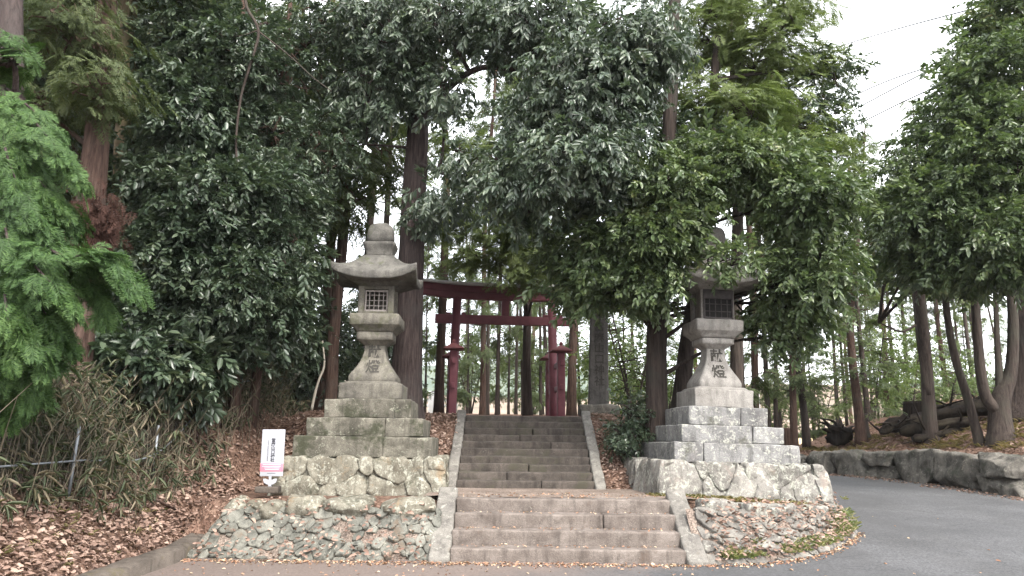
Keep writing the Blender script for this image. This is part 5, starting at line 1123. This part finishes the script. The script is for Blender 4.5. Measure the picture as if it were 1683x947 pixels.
# ---------------------------------------------------------------- cables, rail, far posts
cab = plain_mat('cable_sheath', (.03, .03, .032), (.06, .06, .06), 9, .6, 0)
for i, (a, b_, c_, lab) in enumerate([((1700, -12, 19), (1467, 44, 27), (1250, 118, 38), 'topmost power cable crossing the sky gap'), ((1640, 78, 20), (1478, 103, 26), (1250, 240, 38), 'second power cable down across the sky gap'), ((1640, 58, 20), (1467, 142, 27), (1260, 262, 38), 'third power cable down across the sky gap'), ((1640, 96, 20), (1461, 171, 27), (1270, 282, 38), 'lowest of the four power cables in the sky gap'), ((1640, 318, 19), (1449, 367, 26), (1250, 425, 38), 'thin cable passing below the sky gap in front of the conifers')]):
    q = np.array([at(*a), at(*b_), at(*c_)]); q[1] = (q[0] + q[2]) / 2 * .5 + q[1] * .5; k = MB(); k.add(*tube(spline(q, 30), np.full(30, .026 if i < 4 else .018), 5, cap=False)); tag(k.build('power_cable', cab), lab, 'cable', 'power cables over the road')
white = plain_mat('white_rail_paint', (.7, .71, .72), (.8, .8, .8), 4, .5, .05)
def rail():
    y = 40.0; z = zat(xat(715, y, 3), y); x0, x1 = xat(668, y, 3), xat(752, y, 3); root = thing('guard_rail', 'white road guard rail far behind the gate at its left', 'guard rail', (x0, y, z)); L = x1 - x0
    for i in range(4): b = MB(); b.add(*tube([(L * i / 3, 0, -.3), (L * i / 3, 0, .8)], [.06, .06], 8)); b.build('post', white, root)
    for zz in (.35, .62): b = MB(); V, F, t = rbox(L, .05, .14, .02, (4, 1, 2)); b.add(V + np.array([L / 2, -.08, zz]), F, t); b.build('rail', white, root)
    b = MB(); V, F, t = rbox(.3, .2, 1.1, .03, (1, 1, 1)); b.add(V, F, t); o = b.build('marker_post', white); o.location = (xat(711, 38.5, 3), 38.5, zat(xat(711, 38.5), 38.5)); tag(o, 'white square marker post in front of the far guard rail', 'post')
    b = MB(); V, F, t = rbox(.3, .3, .9, .03, (2, 2, 3)); b.add(V, F, t); o = b.build('red_post', M['redbark']); o.location = (xat(1297, 31, 2), 31, zat(xat(1297, 31), 31) - .1); tag(o, 'short reddish brown post in the sunlit stand right of the pale lantern', 'post')
    b = MB(); V, F, t = rbox(.85, .5, .42, .03, (2, 2, 2)); b.add(V, F, t); o = b.build('concrete_block', M['concrete']); o.location = (xat(1299, 24.5, 1.5), 29, float(at(1299, 732, 29).z)); tag(o, 'low grey concrete block beside the pale lantern plinth', 'block')
    b = MB(); b.add(*tube([(0, 0, -.3), (0, 0, 5)], [.09, .08], 10)); o = b.build('utility_pole', white); o.location = (xat(1251, 34, 2), 34, zat(xat(1251, 34), 34)); tag(o, 'slim white pole between trunks right of the pale lantern', 'pole')
rail()

# ---------------------------------------------------------------- the damp winter air over the valley
if HAZE > 0:
    m = bpy.data.materials.new('valley_air'); m.use_nodes = True; nt = m.node_tree; nt.nodes.remove(nt.nodes['Principled BSDF'])
    v = nt.nodes.new('ShaderNodeVolumePrincipled'); v.inputs['Color'].default_value = (.86, .92, 1, 1); v.inputs['Density'].default_value = HAZE; nt.links.new(v.outputs[0], nt.nodes['Material Output'].inputs['Volume'])
    b = MB(); x0, x1, y0, y1, z0, z1 = -760, 960, -80, 900, -8, 130
    V = np.array([(x, y, z) for x in (x0, x1) for y in (y0, y1) for z in (z0, z1)]); b.add(V, [[0, 1, 3, 2], [4, 6, 7, 5], [0, 4, 5, 1], [2, 3, 7, 6], [0, 2, 6, 4], [1, 5, 7, 3]])
    tag(b.build('haze', m, smooth=False), kind='stuff')
# ---------------------------------------------------------------- camera, light, sky
cam = bpy.data.cameras.new('camera'); co = bpy.data.objects.new('camera', cam); COL.objects.link(co)
cam.sensor_width = 36; cam.lens = FPX / 1683 * 36; cam.clip_end = 3000; cam.clip_start = .1
fwd = Vector((0, CP, SP)); up = Vector((0, -SP, CP)); right = Vector((1, 0, 0))
# turned so that the scene leans clockwise in the picture
r2 = right * CR + up * SR; u2 = up * CR - right * SR
co.matrix_world = Matrix(((r2.x, u2.x, -fwd.x, 0), (r2.y, u2.y, -fwd.y, 0), (r2.z, u2.z, -fwd.z, EYE), (0, 0, 0, 1)))
scene.camera = co
w = bpy.data.worlds.new('World'); scene.world = w; w.use_nodes = True; nt = w.node_tree; bg = nt.nodes['Background']
sky = nt.nodes.new('ShaderNodeTexSky'); sky.sky_type = 'NISHITA'; sky.sun_disc = False; SE, SA = R(48), R(150)   # high sun behind thin cloud, behind the camera to the right
sky.sun_elevation = SE; sky.sun_rotation = SA; sky.dust_density = 4; sky.air_density = 1.0; sky.ozone_density = 1.0
tc = nt.nodes.new('ShaderNodeTexCoord'); nz = nt.nodes.new('ShaderNodeTexNoise'); nz.inputs['Scale'].default_value = 2.2; nz.inputs['Detail'].default_value = 5
nt.links.new(tc.outputs['Generated'], nz.inputs['Vector']); cr = nt.nodes.new('ShaderNodeValToRGB'); cr.color_ramp.elements[0].position = .3; cr.color_ramp.elements[0].color = (.62, .64, .67, 1); cr.color_ramp.elements[1].position = .65; cr.color_ramp.elements[1].color = (1, 1, .99, 1)
nt.links.new(nz.outputs['Fac'], cr.inputs[0]); ml = nt.nodes.new('ShaderNodeVectorMath'); ml.operation = 'SCALE'; ml.inputs['Scale'].default_value = CLOUD; nt.links.new(cr.outputs[0], ml.inputs[0])
mx = nt.nodes.new('ShaderNodeMix'); mx.data_type = 'RGBA'; mx.inputs[0].default_value = .8       # a thin, bright, nearly closed cloud sheet in front of the clear sky
nt.links.new(sky.outputs[0], mx.inputs[6]); nt.links.new(ml.outputs[0], mx.inputs[7]); nt.links.new(mx.outputs[2], bg.inputs[0]); bg.inputs[1].default_value = .15
sun = bpy.data.lights.new('sun', 'SUN'); so = bpy.data.objects.new('sun', sun); COL.objects.link(so)
sun.energy = 1.4; sun.angle = R(24); sun.color = (1, .96, .9)
sd_ = Vector((math.sin(SA) * math.cos(SE), math.cos(SA) * math.cos(SE), math.sin(SE))); so.rotation_euler = sd_.to_track_quat('Z', 'Y').to_euler()
vs = scene.view_settings; vs.view_transform = 'Standard'; vs.look = 'None'; vs.exposure = EXPO; vs.gamma = 1; vs.use_curve_mapping = False
cy_ = scene.cycles; cy_.max_bounces = 5; cy_.diffuse_bounces = 3; cy_.glossy_bounces = 2; cy_.transmission_bounces = 2; cy_.volume_bounces = 1; cy_.use_denoising = True; cy_.caustics_reflective = False; cy_.caustics_refractive = False
try: cy_.denoiser = 'OPENIMAGEDENOISE'; cy_.denoising_input_passes = 'RGB_ALBEDO_NORMAL'; cy_.denoising_prefilter = 'ACCURATE'
except Exception: pass
cy_.use_adaptive_sampling = False
scene.render.resolution_x = 1024; scene.render.resolution_y = 576
